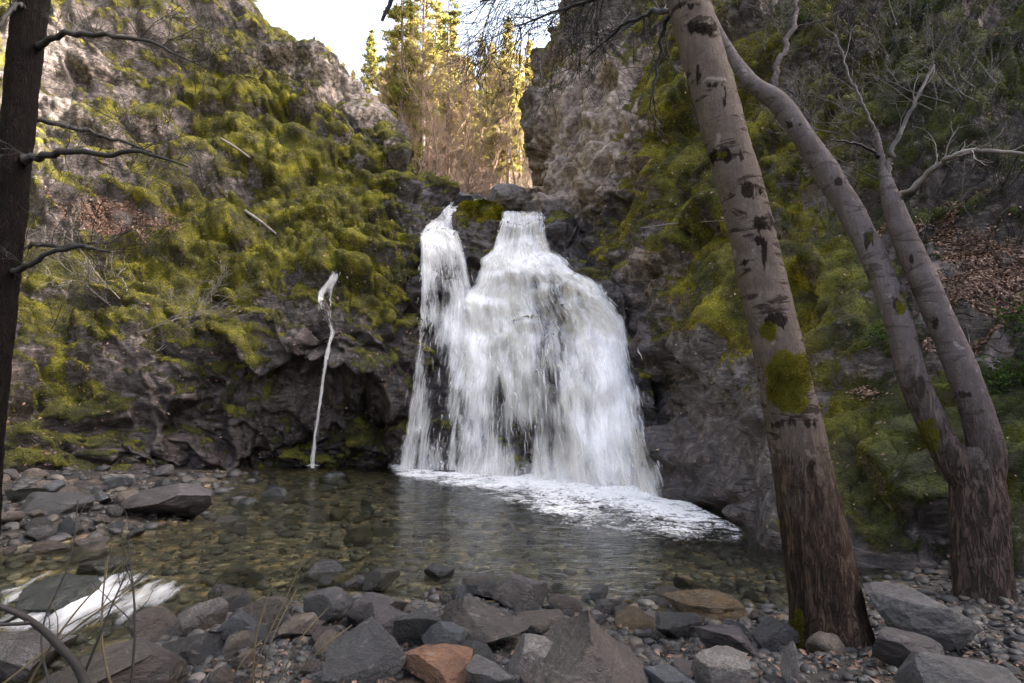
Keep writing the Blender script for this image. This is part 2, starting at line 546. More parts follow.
def mat_bark(name, pale, dark, scar=0.5, vscale=1.0):
    t = NT(name)
    co = t.n('ShaderNodeTexCoord').outputs['Object']
    mp = t.n('ShaderNodeMapping', {'Vector': co, 'Scale': (1, 1, 0.17)})
    n1 = t.noise(mp.outputs[0], 16 * vscale, 9, 0.7, 0.5)
    n2 = t.noise(co, 5.0 * vscale, 7, 0.65, 0.3)
    nf = t.noise(co, 60 * vscale, 5, 0.7)
    r = t.attr('rough')
    col = t.mix(t.step(n2, 0.35, 0.65), t.mix(1.0, pale, (0.66, 0.62, 0.62), 'MULTIPLY'), pale)
    col = t.mix(t.step(nf, 0.4, 0.65, 0, 0.65), col, t.mix(1.0, pale, (0.55, 0.5, 0.5), 'MULTIPLY'))
    # horizontal scars
    mh = t.n('ShaderNodeMapping', {'Vector': co, 'Scale': (0.8, 0.8, 3.2)})
    n4 = t.noise(mh.outputs[0], 3.0 * vscale, 5, 0.6, 1.2)
    sc = t.step(t.math('ADD', n4, t.math('MULTIPLY', t.math('SUBTRACT', n2, 0.5), 0.5)), 0.55, 0.63, 0, 1)
    col = t.mix(t.math('MULTIPLY', sc, scar), col, dark)
    sd = t.step(t.math('ADD', t.attr('scar'), t.math('MULTIPLY', t.math('SUBTRACT', n1, 0.5), 2.0)), 0.42, 0.56)
    col = t.mix(t.math('MULTIPLY', sd, 0.95), col, t.mix(nf, t.mix(1.0, dark, (0.5, 0.5, 0.5), 'MULTIPLY'), dark))
    # pale lichen
    li = t.noise(co, 7.0 * vscale, 4, 0.6, 0.5)
    col = t.mix(t.step(li, 0.64, 0.70, 0, 0.5), col, t.mix(1.0, pale, (2.0, 2.05, 2.15), 'MULTIPLY'))
    # cracked old bark near the foot
    nv = t.noise(mp.outputs[0], 22 * vscale, 5, 0.6, 0.8)
    cr = t.step(t.math('ABSOLUTE', t.math('SUBTRACT', nv, 0.5)), 0.0, 0.07, 1, 0)
    rm = t.step(t.math('ADD', r, t.math('MULTIPLY', t.math('SUBTRACT', n2, 0.5), 1.6)), 0.1, 0.95)
    rcol = t.mix(t.step(n1, 0.35, 0.68), dark, t.mix(1.0, pale, (0.72, 0.58, 0.50), 'MULTIPLY'))
    rcol = t.mix(t.math('MULTIPLY', cr, 0.55), rcol, (0.018, 0.013, 0.011))
    col = t.mix(rm, col, rcol)
    m = t.step(t.math('ADD', t.attr('moss'), t.math('MULTIPLY', t.math('SUBTRACT', n2, 0.5), 0.8)), 0.45, 0.6)
    col = t.mix(m, col, t.mix(nf, (0.03, 0.028, 0.006), (0.11, 0.10, 0.012)))
    h = t.math('ADD', t.math('MULTIPLY', t.math('SUBTRACT', n1, t.math('MULTIPLY', cr, 0.6)), t.math('ADD', t.math('MULTIPLY', rm, 0.9), 0.15)), t.math('MULTIPLY', nf, 0.12))
    h = t.math('SUBTRACT', h, t.math('MULTIPLY', sc, 0.12))
    h = t.math('ADD', h, t.math('MULTIPLY', sd, t.math('ADD', t.math('MULTIPLY', nf, 0.8), 0.25)))
    b = t.bump(h, 0.9, 0.035 / vscale)
    return t.end(t.principled(Base_Color=col, Roughness=0.9, Normal=b, Specular_IOR_Level=0.06))


def mat_plain(name, c, c2=None, scale=6.0, rough=0.8):
    t = NT(name)
    co = t.n('ShaderNodeTexCoord').outputs['Object']
    n = t.noise(co, scale, 6, 0.65)
    col = t.mix(t.step(n, 0.3, 0.7), c, c2 or tuple(x * 0.5 for x in c))
    return t.end(t.principled(Base_Color=col, Roughness=rough, Normal=t.bump(n, 0.5, 0.02)))


def mat_leaf(name, c0, c1, trans=0.58):
    t = NT(name)
    oi = t.n('ShaderNodeObjectInfo')
    a = t.math('ADD', t.math('MULTIPLY', t.attr('tint'), 0.75), t.math('MULTIPLY', oi.outputs['Random'], 0.25))
    col = t.ramp(a, [(0.0, c0), (1.0, c1)])
    d = t.n('ShaderNodeBsdfDiffuse', {'Color': col})
    tr = t.n('ShaderNodeBsdfTranslucent', {'Color': col})
    return t.end(t.n('ShaderNodeMixShader', {0: trans, 1: d, 2: tr}))


M = dict(
    cliff=mat_cliff(), mblade=mat_moss_blade(), litter=mat_litter(), stone=mat_stone(), bed=mat_bed(), pebble=mat_pebble(),
    water=mat_water(), strand=mat_strand(), foam=mat_foam(),
    alder=mat_bark('alder_bark', (0.125, 0.103, 0.088), (0.024, 0.017, 0.014), 0.9),
    greybark=mat_bark('grey_alder_bark', (0.145, 0.124, 0.122), (0.040, 0.031, 0.028), 0.6),
    darkbark=mat_bark('dark_bark', (0.009, 0.0075, 0.007), (0.003, 0.0025, 0.0025), 0.6),
    conbark=mat_plain('conifer_bark', (0.16, 0.11, 0.085), (0.09, 0.06, 0.05), 3.0),
    twig=mat_plain('grey_twig', (0.085, 0.072, 0.066), (0.05, 0.042, 0.038), 5.0),
    dtwig=mat_plain('dark_twig', (0.016, 0.013, 0.012), (0.009, 0.007, 0.007), 5.0),
    ptwig=mat_plain('pale_twig', (0.19, 0.165, 0.145), (0.11, 0.095, 0.085), 5.0),
    btwig=mat_plain('brown_twig', (0.34, 0.225, 0.16), (0.21, 0.135, 0.095), 3.0),
    straw=mat_plain('straw_stem', (0.075, 0.055, 0.025), (0.045, 0.033, 0.016), 5.0),
    floor=mat_plain('forest_soil', (0.12, 0.075, 0.04), (0.06, 0.042, 0.022), 1.2),
    needle=mat_leaf('conifer_needles', (0.075, 0.085, 0.022), (0.32, 0.29, 0.07)),
    ynee=mat_leaf('yellowish_needles', (0.14, 0.13, 0.035), (0.46, 0.38, 0.12)),
    bluenee=mat_leaf('dark_needles', (0.02, 0.028, 0.02), (0.06, 0.075, 0.05), 0.25),
    gleaf=mat_leaf('green_leaves', (0.020, 0.035, 0.010), (0.055, 0.085, 0.022), 0.25),
)
# ------------------------------------------------------------------ cliffs
def blob(px, py, L):
    s = np.zeros_like(px)
    for (x, y, rx, ry, w) in L:
        s += w * np.exp(-(((px - x) / rx) ** 2 + ((py - y) / ry) ** 2))
    return s


CLIFFS = []      # (grid points, masks) for scattering


def rock_detail(P, amp=1.0, seed=0, strata=(0.25, 0.5, 0.85)):
    """fractured, layered rock relief in metres along the normal"""
    w = np.stack([fbm(P * 0.6, 3, seed + k) for k in (1, 2, 3)], 1)
    Q = P + 0.55 * w
    s = np.array(strata) / np.linalg.norm(strata)
    a = np.cross(s, [0, 0, 1.0]); a /= np.linalg.norm(a)
    b = np.cross(s, a)
    L = np.stack([Q @ s, Q @ a, Q @ b], 1)           # layer frame
    d = 0.55 * fbm(P * 0.28, 3, seed + 5)
    d = d + 0.34 * blocks(L * np.array([0.85, 0.42, 0.42]), seed + 7)
    d = d + 0.15 * blocks(L * np.array([2.3, 1.0, 1.0]), seed + 8)
    d = d + 0.065 * blocks(L * np.array([5.6, 2.4, 2.4]), seed + 9)
    d = d + 0.14 * ridged(L * np.array([1.7, 0.4, 0.4]), 4, seed + 11)
    d = d + 0.035 * fbm(P * 4.5, 3, seed + 15)
    return 1.3 * amp * d


def cliff(name, ctrl, nu, nv, seed, moss_b, pale_b, wet_fn, litter_b, label, amp=1.0, strata=(0.25, 0.5, 0.85), moss_bias=0.0, fade=None, blur=3, ribs=0.085):
    G = crom(np.asarray(ctrl, float), nu)
    G = np.moveaxis(crom(np.moveaxis(G, 1, 0), nv), 0, 1)
    N = normals_of(G)
    mid = G[nu // 2, nv // 2]
    if np.dot(N[nu // 2, nv // 2], CAM - mid) < 0:
        N = -N
    P = G.reshape(-1, 3)
    dist = np.linalg.norm(P - CAM, axis=1)
    d = rock_detail(P, amp, seed, strata) * np.clip(dist / 13.0, 0.42, 1.15)
    if fade is not None:
        d = d * fade(P)
    D2 = d.reshape(nu, nv)
    for _ in range(blur):
        D2[1:-1, 1:-1] = (2 * D2[1:-1, 1:-1] + D2[:-2, 1:-1] + D2[2:, 1:-1] + D2[1:-1, :-2] + D2[1:-1, 2:]) / 6
    sv = np.array(strata) / np.linalg.norm(strata)
    av = np.cross(sv, [0, 0, 1.0]); av /= np.linalg.norm(av); bv = np.cross(sv, av)
    Lq = np.stack([P @ sv, P @ av, P @ bv], 1) + 0.25 * np.stack([fbm(P * 0.8, 3, seed + 17 + q) for q in range(3)], 1)
    d = D2.ravel() + ribs * ridged(Lq * np.array([2.4, 0.45, 0.45]), 3, seed + 18) * np.clip(dist / 13.0, 0.3, 1.1) + 0.022 * fbm(P * 7.0, 3, seed + 16) * np.clip(dist / 13.0, 0.3, 1.1)
    P1 = P + N.reshape(-1, 3) * d[:, None]
    N1 = normals_of(P1.reshape(nu, nv, 3))
    if np.dot(N1.reshape(-1, 3).mean(0), N.reshape(-1, 3).mean(0)) < 0:
        N1 = -N1
    # smooth the normals used for growth
    Ns = N1.copy()
    for _ in range(6):
        Ns[1:-1, 1:-1] = (Ns[1:-1, 1:-1] + Ns[:-2, 1:-1] + Ns[2:, 1:-1] + Ns[1:-1, :-2] + Ns[1:-1, 2:]) / 5
    Ns = Ns.reshape(-1, 3)
    px, py = to_px(P1)
    up = Ns[:, 2]
    m = 0.415 + moss_bias + 0.75 * (up - 0.25) + 0.50 * fbm(P1 * 0.42, 4, seed + 31) + 0.55 * fbm(P1 * np.array([1.1, 1.1, 1.9]), 4, seed + 37) + 0.22 * fbm(P1 * 4.2, 2, seed + 39) + blob(px, py, moss_b)
    m = np.clip(m, 0, 1)
    lit = np.clip(blob(px, py, litter_b) + 0.35 * fbm(P1 * 0.9, 3, seed + 41) - 0.1, 0, 1) * np.clip(0.4 + up, 0, 1)
    m = m * (1 - 0.75 * sstep(0.3, 0.7, lit))
    wet = np.clip(wet_fn(px, py, P1) + 0.25 * fbm(P1 * 0.7, 3, seed + 51), 0, 1)
    puff = 0.5 + 0.5 * fbm(P1 * 4.6, 3, seed + 61)
    P2 = P1 + Ns / np.maximum(np.linalg.norm(Ns, axis=1, keepdims=True), 1e-6) * (sstep(0.35, 0.7, m) * (0.03 + 0.09 * puff) * np.clip(dist / 12, 0.4, 1.1))[:, None]
    pale = np.clip(blob(px, py, pale_b) + 0.3 * fbm(P1 * 0.5, 3, seed + 55), 0, 1) if pale_b else 0 * m
    o = obj(name, P2, grid_faces(nu, nv), M['cliff'], None, dict(moss=m, wet=wet, litter=lit, pale=pale, painted_shade=np.clip(sstep(790, 900, px) + 0.5 * sstep(330, 430, py) * (px < 420), 0, 1)))  # last mask: where the moss colour carries painted shade
    tag(o, label, None, None, 'structure')
    CLIFFS.append(dict(G=P2.reshape(nu, nv, 3), moss=m.reshape(nu, nv), lit=lit.reshape(nu, nv), wet=wet.reshape(nu, nv), seed=seed, o=o))
    return o


def col(*pts):
    return [at(*p) for p in pts]


def back(c, *offs):
    top = np.array(c[-1])
    return [np.array(p) for p in c] + [top + np.array(o) for o in offs]


# --- left cliff : columns run from the camera side to the falls, rows from foot to crest
LB = ((-1.5, 4, 0.2), (-4, 12, -2.0))
LBs = ((-0.6, 3.0, -0.4), (-2.5, 9, -2.0))
left = [
    [np.array(q) for q in ((-13.5, -14, -1), (-14.2, -14, 0.5), (-15, -14, 2.6), (-16, -14, 4.6), (-17.4, -14, 7), (-19.4, -14, 10), (-22, -14, 14), (-25.5, -14, 18.5), (-32, -14, 25), (-37, -12, 26), (-44, -10, 24))],  # added wall behind the camera, out of view, darkens the near ground
    back(col((-350, 760, 8.6), (-350, 540, 9), (-350, 430, 9.4), (-350, 310, 10.2), (-350, 200, 11.3), (-350, 90, 12.8), (-350, -40, 15), (-350, -190, 18.5), (-350, -420, 25)), *LB),
    back(col((-120, 640, 10.6), (-120, 508, 11), (-120, 430, 11.5), (-120, 320, 12.6), (-120, 210, 14.2), (-120, 110, 16), (-120, 0, 18.2), (-120, -150, 21.5), (-120, -330, 27)), *LB),
    back(col((0, 570, 12.4), (0, 478, 12.8), (0, 420, 13.3), (0, 335, 14.4), (0, 245, 16.4), (0, 155, 18.4), (0, 60, 20.5), (0, -70, 23), (0, -250, 28)), *LB),
    back(col((100, 540, 14.2), (100, 469, 14.6), (100, 425, 14.8), (100, 345, 15.6), (100, 262, 17.2), (100, 190, 19.4), (100, 100, 21.4), (100, 10, 23.2), (100, -150, 28)), *LB),
    back(col((190, 520, 16.3), (195, 465, 16.5), (196, 432, 16.0), (198, 352, 16.0), (200, 282, 17.5), (200, 205, 20), (200, 112, 22.5), (200, 40, 24.3), (205, -30, 26.5)), *LB),
    back(col((265, 510, 17.4), (268, 464, 17.6), (268, 435, 17.3), (268, 352, 15.9), (268, 290, 17.0), (268, 212, 19.8), (266, 135, 22.2), (262, 75, 24.2), (258, 24, 26)), *LBs),
    back(col((325, 508, 17.9), (328, 464, 18.1), (328, 432, 17.7), (328, 345, 15.6), (330, 298, 16.8), (330, 236, 19), (326, 165, 21.4), (320, 108, 23.4), (312, 58, 25)), *LBs),
    back(col((378, 506, 18.1), (382, 463, 18.3), (382, 430, 17.9), (383, 342, 16.5), (384, 298, 17.2), (384, 248, 18.6), (382, 198, 20.4), (378, 158, 22), (370, 116, 23.6)), *LBs),
    back(col((418, 504, 18.5), (420, 463, 18.7), (420, 430, 18.4), (420, 340, 17.8), (420, 292, 18.1), (420, 250, 18.8), (418, 222, 19.7), (414, 198, 20.8), (408, 168, 22.2)), *LBs),
    back(col((452, 502, 20.2), (455, 463, 20.4), (455, 430, 20.2), (452, 340, 19.9), (450, 292, 20), (450, 252, 20.6), (449, 230, 21.2), (447, 213, 21.8), (440, 192, 22.8)), *LBs),
]
cliff('cliff', left, 590, 440, 100,
      [(375, 295, 48, 50, .55), (270, 130, 90, 75, .38), (330, 195, 85, 60, .35), (205, 270, 75, 60, .35), (110, 262, 80, 40, .18), (60, 410, 60, 40, .2), (345, 400, 30, 50, .3), (180, 75, 60, 40, .2),
       (75, 90, 70, 70, -.38), (160, 20, 70, 40, -.2), (368, 95, 50, 40, -.55), (310, 70, 40, 30, -.35), (420, 215, 25, 30, -.4), (330, 335, 55, 32, -.75), (120, 445, 120, 26, -.38), (260, 440, 90, 30, -.3), (400, 350, 30, 60, -.25), (90, 215, 70, 22, -.5)],
      [(75, 80, 80, 70, .25), (150, 130, 50, 40, .2), (365, 95, 45, 45, .6), (300, 60, 40, 40, .4), (210, 150, 40, 30, .3)], lambda px, py, P: 0.9 * np.exp(-(((px - 430) / 60) ** 2)) * (py > 180) + 0.8 * np.exp(-(((px - 330) / 40) ** 2 + ((py - 350) / 60) ** 2)) + 0.8 * sstep(2.2, 0.2, P[:, 2]) + 0.35 * sstep(330, 420, py),
      [(95, 212, 75, 20, 1.0), (130, 232, 60, 14, .6), (260, 215, 30, 12, .5), (40, 190, 40, 12, .4), (430, 232, 25, 14, .5)],
      'steep mossy rock cliff left of the falls', 1.0, (0.35, 0.25, 0.9), moss_bias=0.17)

# --- rock face under the falls
CB = ((0, 2.2, 0.7), (0, 6, 1.6))
centre = [
    back(col((388, 510, 18.2), (390, 466, 18.3), (398, 400, 18.4), (406, 330, 18.5), (410, 272, 18.8), (412, 244, 19.4), (415, 228, 20.4)), (0, 2, .4), (0, 6, 1.2)),
    back(col((403, 510, 17.3), (405, 467, 17.4), (412, 400, 17.6), (420, 330, 17.9), (427, 272, 18.4), (432, 244, 19.0), (440, 222, 20.0)), (.35, 1.6, 0.85), (.8, 4.5, 2.2)),
    back(col((438, 515, 16.3), (440, 470, 16.4), (447, 400, 16.8), (455, 330, 17.5), (462, 272, 18.2), (467, 245, 18.8), (472, 222, 19.6)), (.1, 1.6, .75), (.1, 4.5, 2.0)),
    back(col((478, 520, 15.5), (480, 473, 15.6), (482, 400, 16.2), (486, 330, 17.1), (492, 272, 17.9), (496, 243, 18.6), (499, 219, 19.3)), (0, 1.8, .15), (0, 5, 1.3)),
    back(col((528, 525, 14.5), (528, 479, 14.6), (525, 400, 15.3), (523, 330, 16.3), (522, 278, 17.2), (523, 245, 18.3), (524, 216, 19.0)), (0, 2, .12), (0, 5, 1.3)),
    back(col((572, 530, 13.5), (572, 484, 13.6), (568, 400, 14.4), (562, 330, 15.3), (555, 285, 16.2), (548, 252, 17.8), (546, 216, 18.8)), (0, 2, .12), (0, 5, 1.3)),
    back(col((622, 535, 12.8), (622, 488, 12.9), (616, 400, 13.8), (606, 335, 14.6), (592, 290, 15.3), (574, 262, 16.8), (560, 222, 18.6)), (.2, 2, .6), (.3, 5, 1.8)),
    back(col((668, 540, 12.3), (666, 492, 12.4), (654, 400, 13.5), (636, 340, 14.4), (612, 290, 15.4), (588, 264, 17.2), (574, 226, 19.2)), (.2, 2, .8), (.3, 5, 2)),
]
cliff('rock_face', centre, 300, 340, 300, [(480, 235, 30, 30, .2)], [],
      lambda px, py, P: 0.95 + 0 * px, [], 'dark wet rock face behind the falling water', 0.55, (0.2, 0.5, 0.8), moss_bias=-0.28)

# --- right cliff; its out-of-view crest and hillside are shaped to block the sun
RB = ((2, 4, 0.8), (5, 12, 1))
right0 = col((644, 560, 14.2), (640, 488, 14.4), (622, 400, 15.6), (598, 322, 16.6), (560, 262, 18.9), (546, 222, 20.4), (537, 172, 21.6), (543, 98, 22.6), (572, 30, 23.6), (598, -60, 24.4), (640, -300, 26))
R_1 = [np.array(p) + np.array([0.9, 2.6, 0]) for p in right0]
R_2 = [(np.array(p) + np.array([6.5, 3.4, 0])) * np.array([1, 1, 0.4]) for p in right0]  # unseen back lowered to let the sun reach the conifers
right = [
    back(R_2, (1, 3, .5)),
    back(R_1, (1, 3, .5)),
    back(right0, (1, 4, .5)),
    back(col((676, 570, 12.0), (672, 494, 12.2), (660, 400, 13.6), (640, 322, 14.9), (606, 266, 16.8), (590, 216, 18.2), (585, 165, 19.0), (592, 100, 20), (615, 30, 21), (645, -60, 22.5), (690, -300, 27)), (1.5, 4, .5)),
    back(col((746, 620, 8.3), (744, 540, 8.5), (728, 430, 10.2), (702, 335, 12), (682, 262, 13.6), (664, 202, 15), (656, 150, 16), (656, 90, 17), (667, 20, 18.5), (692, -80, 20.5), (745, -300, 25)), (2, 4, .5)),
    back(col((806, 660, 6.6), (806, 574, 6.8), (800, 462, 7.9), (785, 362, 9.4), (776, 282, 10.8), (766, 212, 12.2), (762, 142, 13.6), (762, 70, 15), (768, 0, 16.5), (785, -100, 19), (825, -300, 24)), (11, 1.5, 15)),  # crest from here on raised out of view, to shade the canyon
    back(col((880, 700, 6.1), (880, 592, 6.3), (880, 492, 6.9), (880, 392, 7.9), (880, 302, 9), (876, 222, 10.3), (872, 146, 11.6), (872, 70, 13), (875, 0, 14.5), (890, -100, 17), (930, -300, 23)), (11, 1.5, 15)),
    back(col((1000, 740, 5.5), (1000, 606, 5.8), (1000, 502, 6.3), (1000, 412, 7), (1000, 322, 7.9), (1000, 242, 9), (1000, 162, 10.3), (1000, 80, 11.8), (1005, 0, 13.4), (1015, -100, 15.8), (1050, -300, 22)), (11, 1.5, 15)),
    back(col((1200, 780, 4.8), (1200, 640, 5.0), (1200, 524, 5.4), (1200, 424, 6), (1200, 334, 6.8), (1200, 252, 7.8), (1200, 172, 9), (1200, 90, 10.4), (1205, 0, 12.2), (1215, -100, 14.6), (1260, -300, 21)), (11, 1.5, 15)),
    back(col((1650, 860, 3.8), (1650, 690, 4.0), (1650, 566, 4.3), (1650, 456, 4.8), (1650, 356, 5.5), (1650, 266, 6.4), (1650, 176, 7.6), (1650, 80, 9), (1650, -20, 11), (1650, -130, 13.6), (1700, -350, 20)), (11, 1.5, 15)),
    [np.array(q) for q in ((7.6, 0, -1), (8.4, 0, 0.4), (9.4, 0, 2.2), (11, 0, 4.2), (13.2, 0, 7), (16, 0, 10.4), (19.5, 0, 14.4), (24, 0, 18.5), (29, 0, 22.5), (34, 0, 26), (40, 0, 30), (54, 4, 32))],  # this and the next column: unseen hill added to keep sun off the foreground
    [np.array(q) for q in ((9.0, -16, -1), (9.8, -16, 0.6), (11, -16, 2.2), (12.8, -16, 4.2), (15, -16, 7), (18, -16, 10.4), (21.5, -16, 14.4), (26, -16, 18.5), (31, -16, 22.5), (36, -16, 26), (42, -16, 30), (56, -16, 31))],
]
cliff('cliff', right, 860, 480, 200,
      [(690, 120, 60, 90, .5), (640, 205, 40, 50, .28), (668, 60, 40, 40, .2), (760, 235, 60, 60, .25), (800, 330, 60, 70, .22), (880, 470, 70, 60, .3), (950, 60, 110, 80, .42), (870, 110, 70, 70, .32), (760, 60, 60, 60, .25), (740, 330, 45, 40, .3), (862, 400, 40, 50, .15), (560, 90, 22, 60, .1), (1000, 440, 60, 60, .3), (700, 250, 40, 60, .3),
       (592, 120, 45, 75, -.75), (560, 195, 30, 60, -.7), (620, 285, 40, 40, -.5), (700, 420, 80, 80, -.9), (745, 500, 70, 60, -.7), (985, 285, 60, 55, -.9), (645, 450, 30, 70, -.9), (880, 572, 120, 30, -.7), (850, 530, 22, 40, -.4), (690, 300, 20, 20, -.2)],
      [(592, 115, 48, 70, 1.2), (562, 180, 35, 40, .7), (640, 265, 30, 30, .35), (650, 60, 20, 30, .3), (710, 440, 60, 70, .14), (750, 510, 50, 40, .14)], lambda px, py, P: 0.9 * np.exp(-(((px - 640 + (480 - py) * 0.33) / 45) ** 2)) * (py > 200) + 0.6 * sstep(1.2, 0.1, P[:, 2]) + 0.45 * np.exp(-(((px - 720) / 90) ** 2 + ((py - 440) / 130) ** 2)),
      [(985, 290, 75, 55, 1.1), (900, 230, 60, 14, .55), (860, 395, 30, 16, .5), (1000, 210, 50, 20, .4), (930, 350, 60, 14, .5)],
      'tall mossy rock cliff right of the falls', 1.0, (-0.60, 0.30, 0.75), moss_bias=0.13, blur=4, ribs=0.17, fade=lambda P: (lambda q: 1 - 0.42 * sstep(230, 320, q[1]) * (1 - sstep(760, 860, q[0])))(to_px(P)))


# ------------------------------------------------------------------ ground of the creek
BEDC = [  # (px, py on the water level, height)
    (300, 500, -.35), (400, 520, -.40), (500, 540, -.40), (600, 560, -.33), (700, 568, -.35), (600, 512, -.6), (450, 490, -.5), (530, 500, -.6), (260, 520, -.20), (330, 555, -.15), (450, 578, -.15), (560, 588, -.13),
    (680, 590, -.12), (780, 588, -.15), (850, 596, -.12), (320, 475, -.22), (230, 478, -.04), (280, 468, .0), (700, 540, -.35), (740, 560, -.25), (360, 480, -.35), (680, 505, -.4), (400, 468, -.3), (620, 605, -.03), (230, 560, -.13), (260, 585, -.08),
    (195, 500, .05), (150, 484, .18), (60, 480, .33), (0, 490, .36), (100, 520, .22), (30, 540, .16), (178, 528, -.02), (140, 552, -.10), (-60, 520, .3), (-150, 520, .45),
    (170, 585, -.18), (110, 602, -.36), (40, 628, -.55), (-50, 650, -.72), (-160, 690, -.9), (60, 572, -.24), (105, 566, -.22), (0, 592, -.35), (-80, 600, -.3), (190, 605, -.12),
    (250, 640, .12), (200, 662, .18), (350, 632, .10), (420, 615, .02), (480, 650, .15), (530, 622, .03), (600, 655, .16), (720, 632, .08), (660, 622, .02), (800, 650, .15), (900, 628, .10), (960, 608, .12), (1040, 620, .2), (110, 690, .05), (40, 720, -.1), (860, 620, .08),
    (250, 760, .28), (500, 760, .3), (750, 760, .32), (1000, 720, .35), (0, 800, .1), (300, 1100, .35), (700, 1100, .4), (1100, 900, .5), (-200, 900, .0)]
_bp = np.array([on_level(a, b)[:2] for a, b, c in BEDC])
_bz = np.array([c for a, b, c in BEDC])


def bed_z(x, y):
    x = np.atleast_1d(np.asarray(x, float)); y = np.atleast_1d(np.asarray(y, float))
    d2 = (x[:, None] - _bp[:, 0]) ** 2 + (y[:, None] - _bp[:, 1]) ** 2
    # widths grow with distance from the camera, as the control points thin out
    s = 0.25 + 0.09 * np.maximum(y, 2)
    w = np.exp(-d2 / (2 * s[:, None] ** 2)) + 1e-7 / (d2 + 0.3)
    z = (w * _bz).sum(1) / w.sum(1)
    r = np.hypot(x, y - 8)
    z = z + sstep(13, 30, r) * 0.8 + sstep(1.5, -6, y) * 1.0
    P = np.stack([x, y, 0 * x], 1)
    return z + 0.045 * fbm(P * 1.4, 4, 71) + 0.025 * fbm(P * 5.0, 3, 73)


xs = np.concatenate([np.linspace(-45, -12.2, 22), np.linspace(-12, 9, 420), np.linspace(9.2, 45, 22)])
ys = np.concatenate([np.linspace(-45, 0.3, 30), np.linspace(0.5, 21, 400), np.linspace(21.3, 32, 12)])
GX, GY = np.meshgrid(xs, ys, indexing='ij')
BZ = np.concatenate([bed_z(GX[i], GY[i]) for i in range(len(xs))])
BP = np.stack([GX.ravel(), GY.ravel(), BZ], 1)
tag(obj('ground', BP, grid_faces(len(xs), len(ys)), M['bed']), 'creek bed of gravel and dark soil', None, None, 'structure')

# higher wooded ground upstream of the falls
fx = np.linspace(-70, 70, 120); fy = np.linspace(22.5, 130, 100)
FX, FY = np.meshgrid(fx, fy, indexing='ij')


def floor_z(x, y):
    P = np.stack([np.ravel(x), np.ravel(y), 0 * np.ravel(x)], 1)
    z = 9.3 + 0.56 * np.clip(np.ravel(y) - 23, 0, 45) + 0.12 * np.clip(np.ravel(y) - 65, 0, 80) + 1.1 * fbm(P * 0.12, 3, 81) + 0.3 * fbm(P * 0.6, 3, 83)
    return z - 0.004 * np.clip(np.abs(np.ravel(x)) - 6, 0, 12) ** 2 * 1.0


FP = np.stack([FX.ravel(), FY.ravel(), floor_z(FX, FY)], 1)
tag(obj('forest_floor', FP, grid_faces(120, 100), M['floor']), 'brown forest floor above the falls', None, None, 'structure')

# ------------------------------------------------------------------ rays from the eye for placing things on the rock
def _bvh(G, k=2):
    S = G[::k, ::k]
    return BVHTree.FromPolygons([Vector(p) for p in S.reshape(-1, 3).tolist()], grid_faces(*S.shape[:2]).tolist())


BV_CLIFF = [_bvh(c['G']) for c in CLIFFS]
_sub = BP.reshape(len(xs), len(ys), 3)
BV_BED = _bvh(_sub, 2)


def cast(px, py, trees=None):
    d = Vector(ray(px, py)).normalized()
    best = None
    for b in (trees or BV_CLIFF + [BV_BED]):
        h = b.ray_cast(Vector(CAM), d)
        if h[0] is not None and (best is None or h[3] < best[3]):
            best = h
    return best


def spot(px, py, trees=None):
    h = cast(px, py, trees)
    return np.array(h[0]) if h else None


def drop(x, y):
    h = BV_BED.ray_cast(Vector((x, y, 5)), Vector((0, 0, -1)))
    return h[0].z if h[0] is not None else float(bed_z(x, y)[0])
# ------------------------------------------------------------------ pool
nx, ny = 330, 380
wx = np.linspace(-9.5, 8, nx); wy = np.linspace(2.4, 21, ny)
WX, WY = np.meshgrid(wx, wy, indexing='ij')
LIP = on_level(196, 572)[:2]
FLOW = on_level(-60, 655)[:2] - LIP
FLOW = FLOW / np.linalg.norm(FLOW)
FEET = np.array([on_level(a, b)[:2] for a, b in ((400, 467), (440, 470), (480, 473), (528, 479), (572, 484), (622, 489), (660, 492))])
FEETD = crom(FEET, 60)


def foot_dist(x, y):
    return np.sqrt(((np.ravel(x)[:, None] - FEETD[:, 0]) ** 2 + (np.ravel(y)[:, None] - FEETD[:, 1]) ** 2).min(1))


def water_z(x, y, detail=True):
    x = np.ravel(x); y = np.ravel(y)
    s = (x - LIP[0]) * FLOW[0] + (y - LIP[1]) * FLOW[1]
    z = -0.62 * sstep(-0.1, 2.6, s) - 0.25 * np.clip(s - 2.6, 0, 6) * 0.5
    if detail:
        fd = np.concatenate([foot_dist(x[i:i + 20000], y[i:i + 20000]) for i in range(0, len(x), 20000)])
        P = np.stack([x, y * 1.6, 0 * x], 1)
        a = 0.006 + 0.05 * np.exp(-fd / 1.6)
        z = z + a * fbm(P * 2.2, 4, 91) + sstep(-0.3, 0.8, s) * 0.05 * fbm(P * 2.5, 3, 93)
    return z


WZ = water_z(WX, WY)
tag(obj('water', np.stack([WX.ravel(), WY.ravel(), WZ], 1), grid_faces(nx, ny), M['water']), 'clear shallow plunge pool', None, None, 'structure')

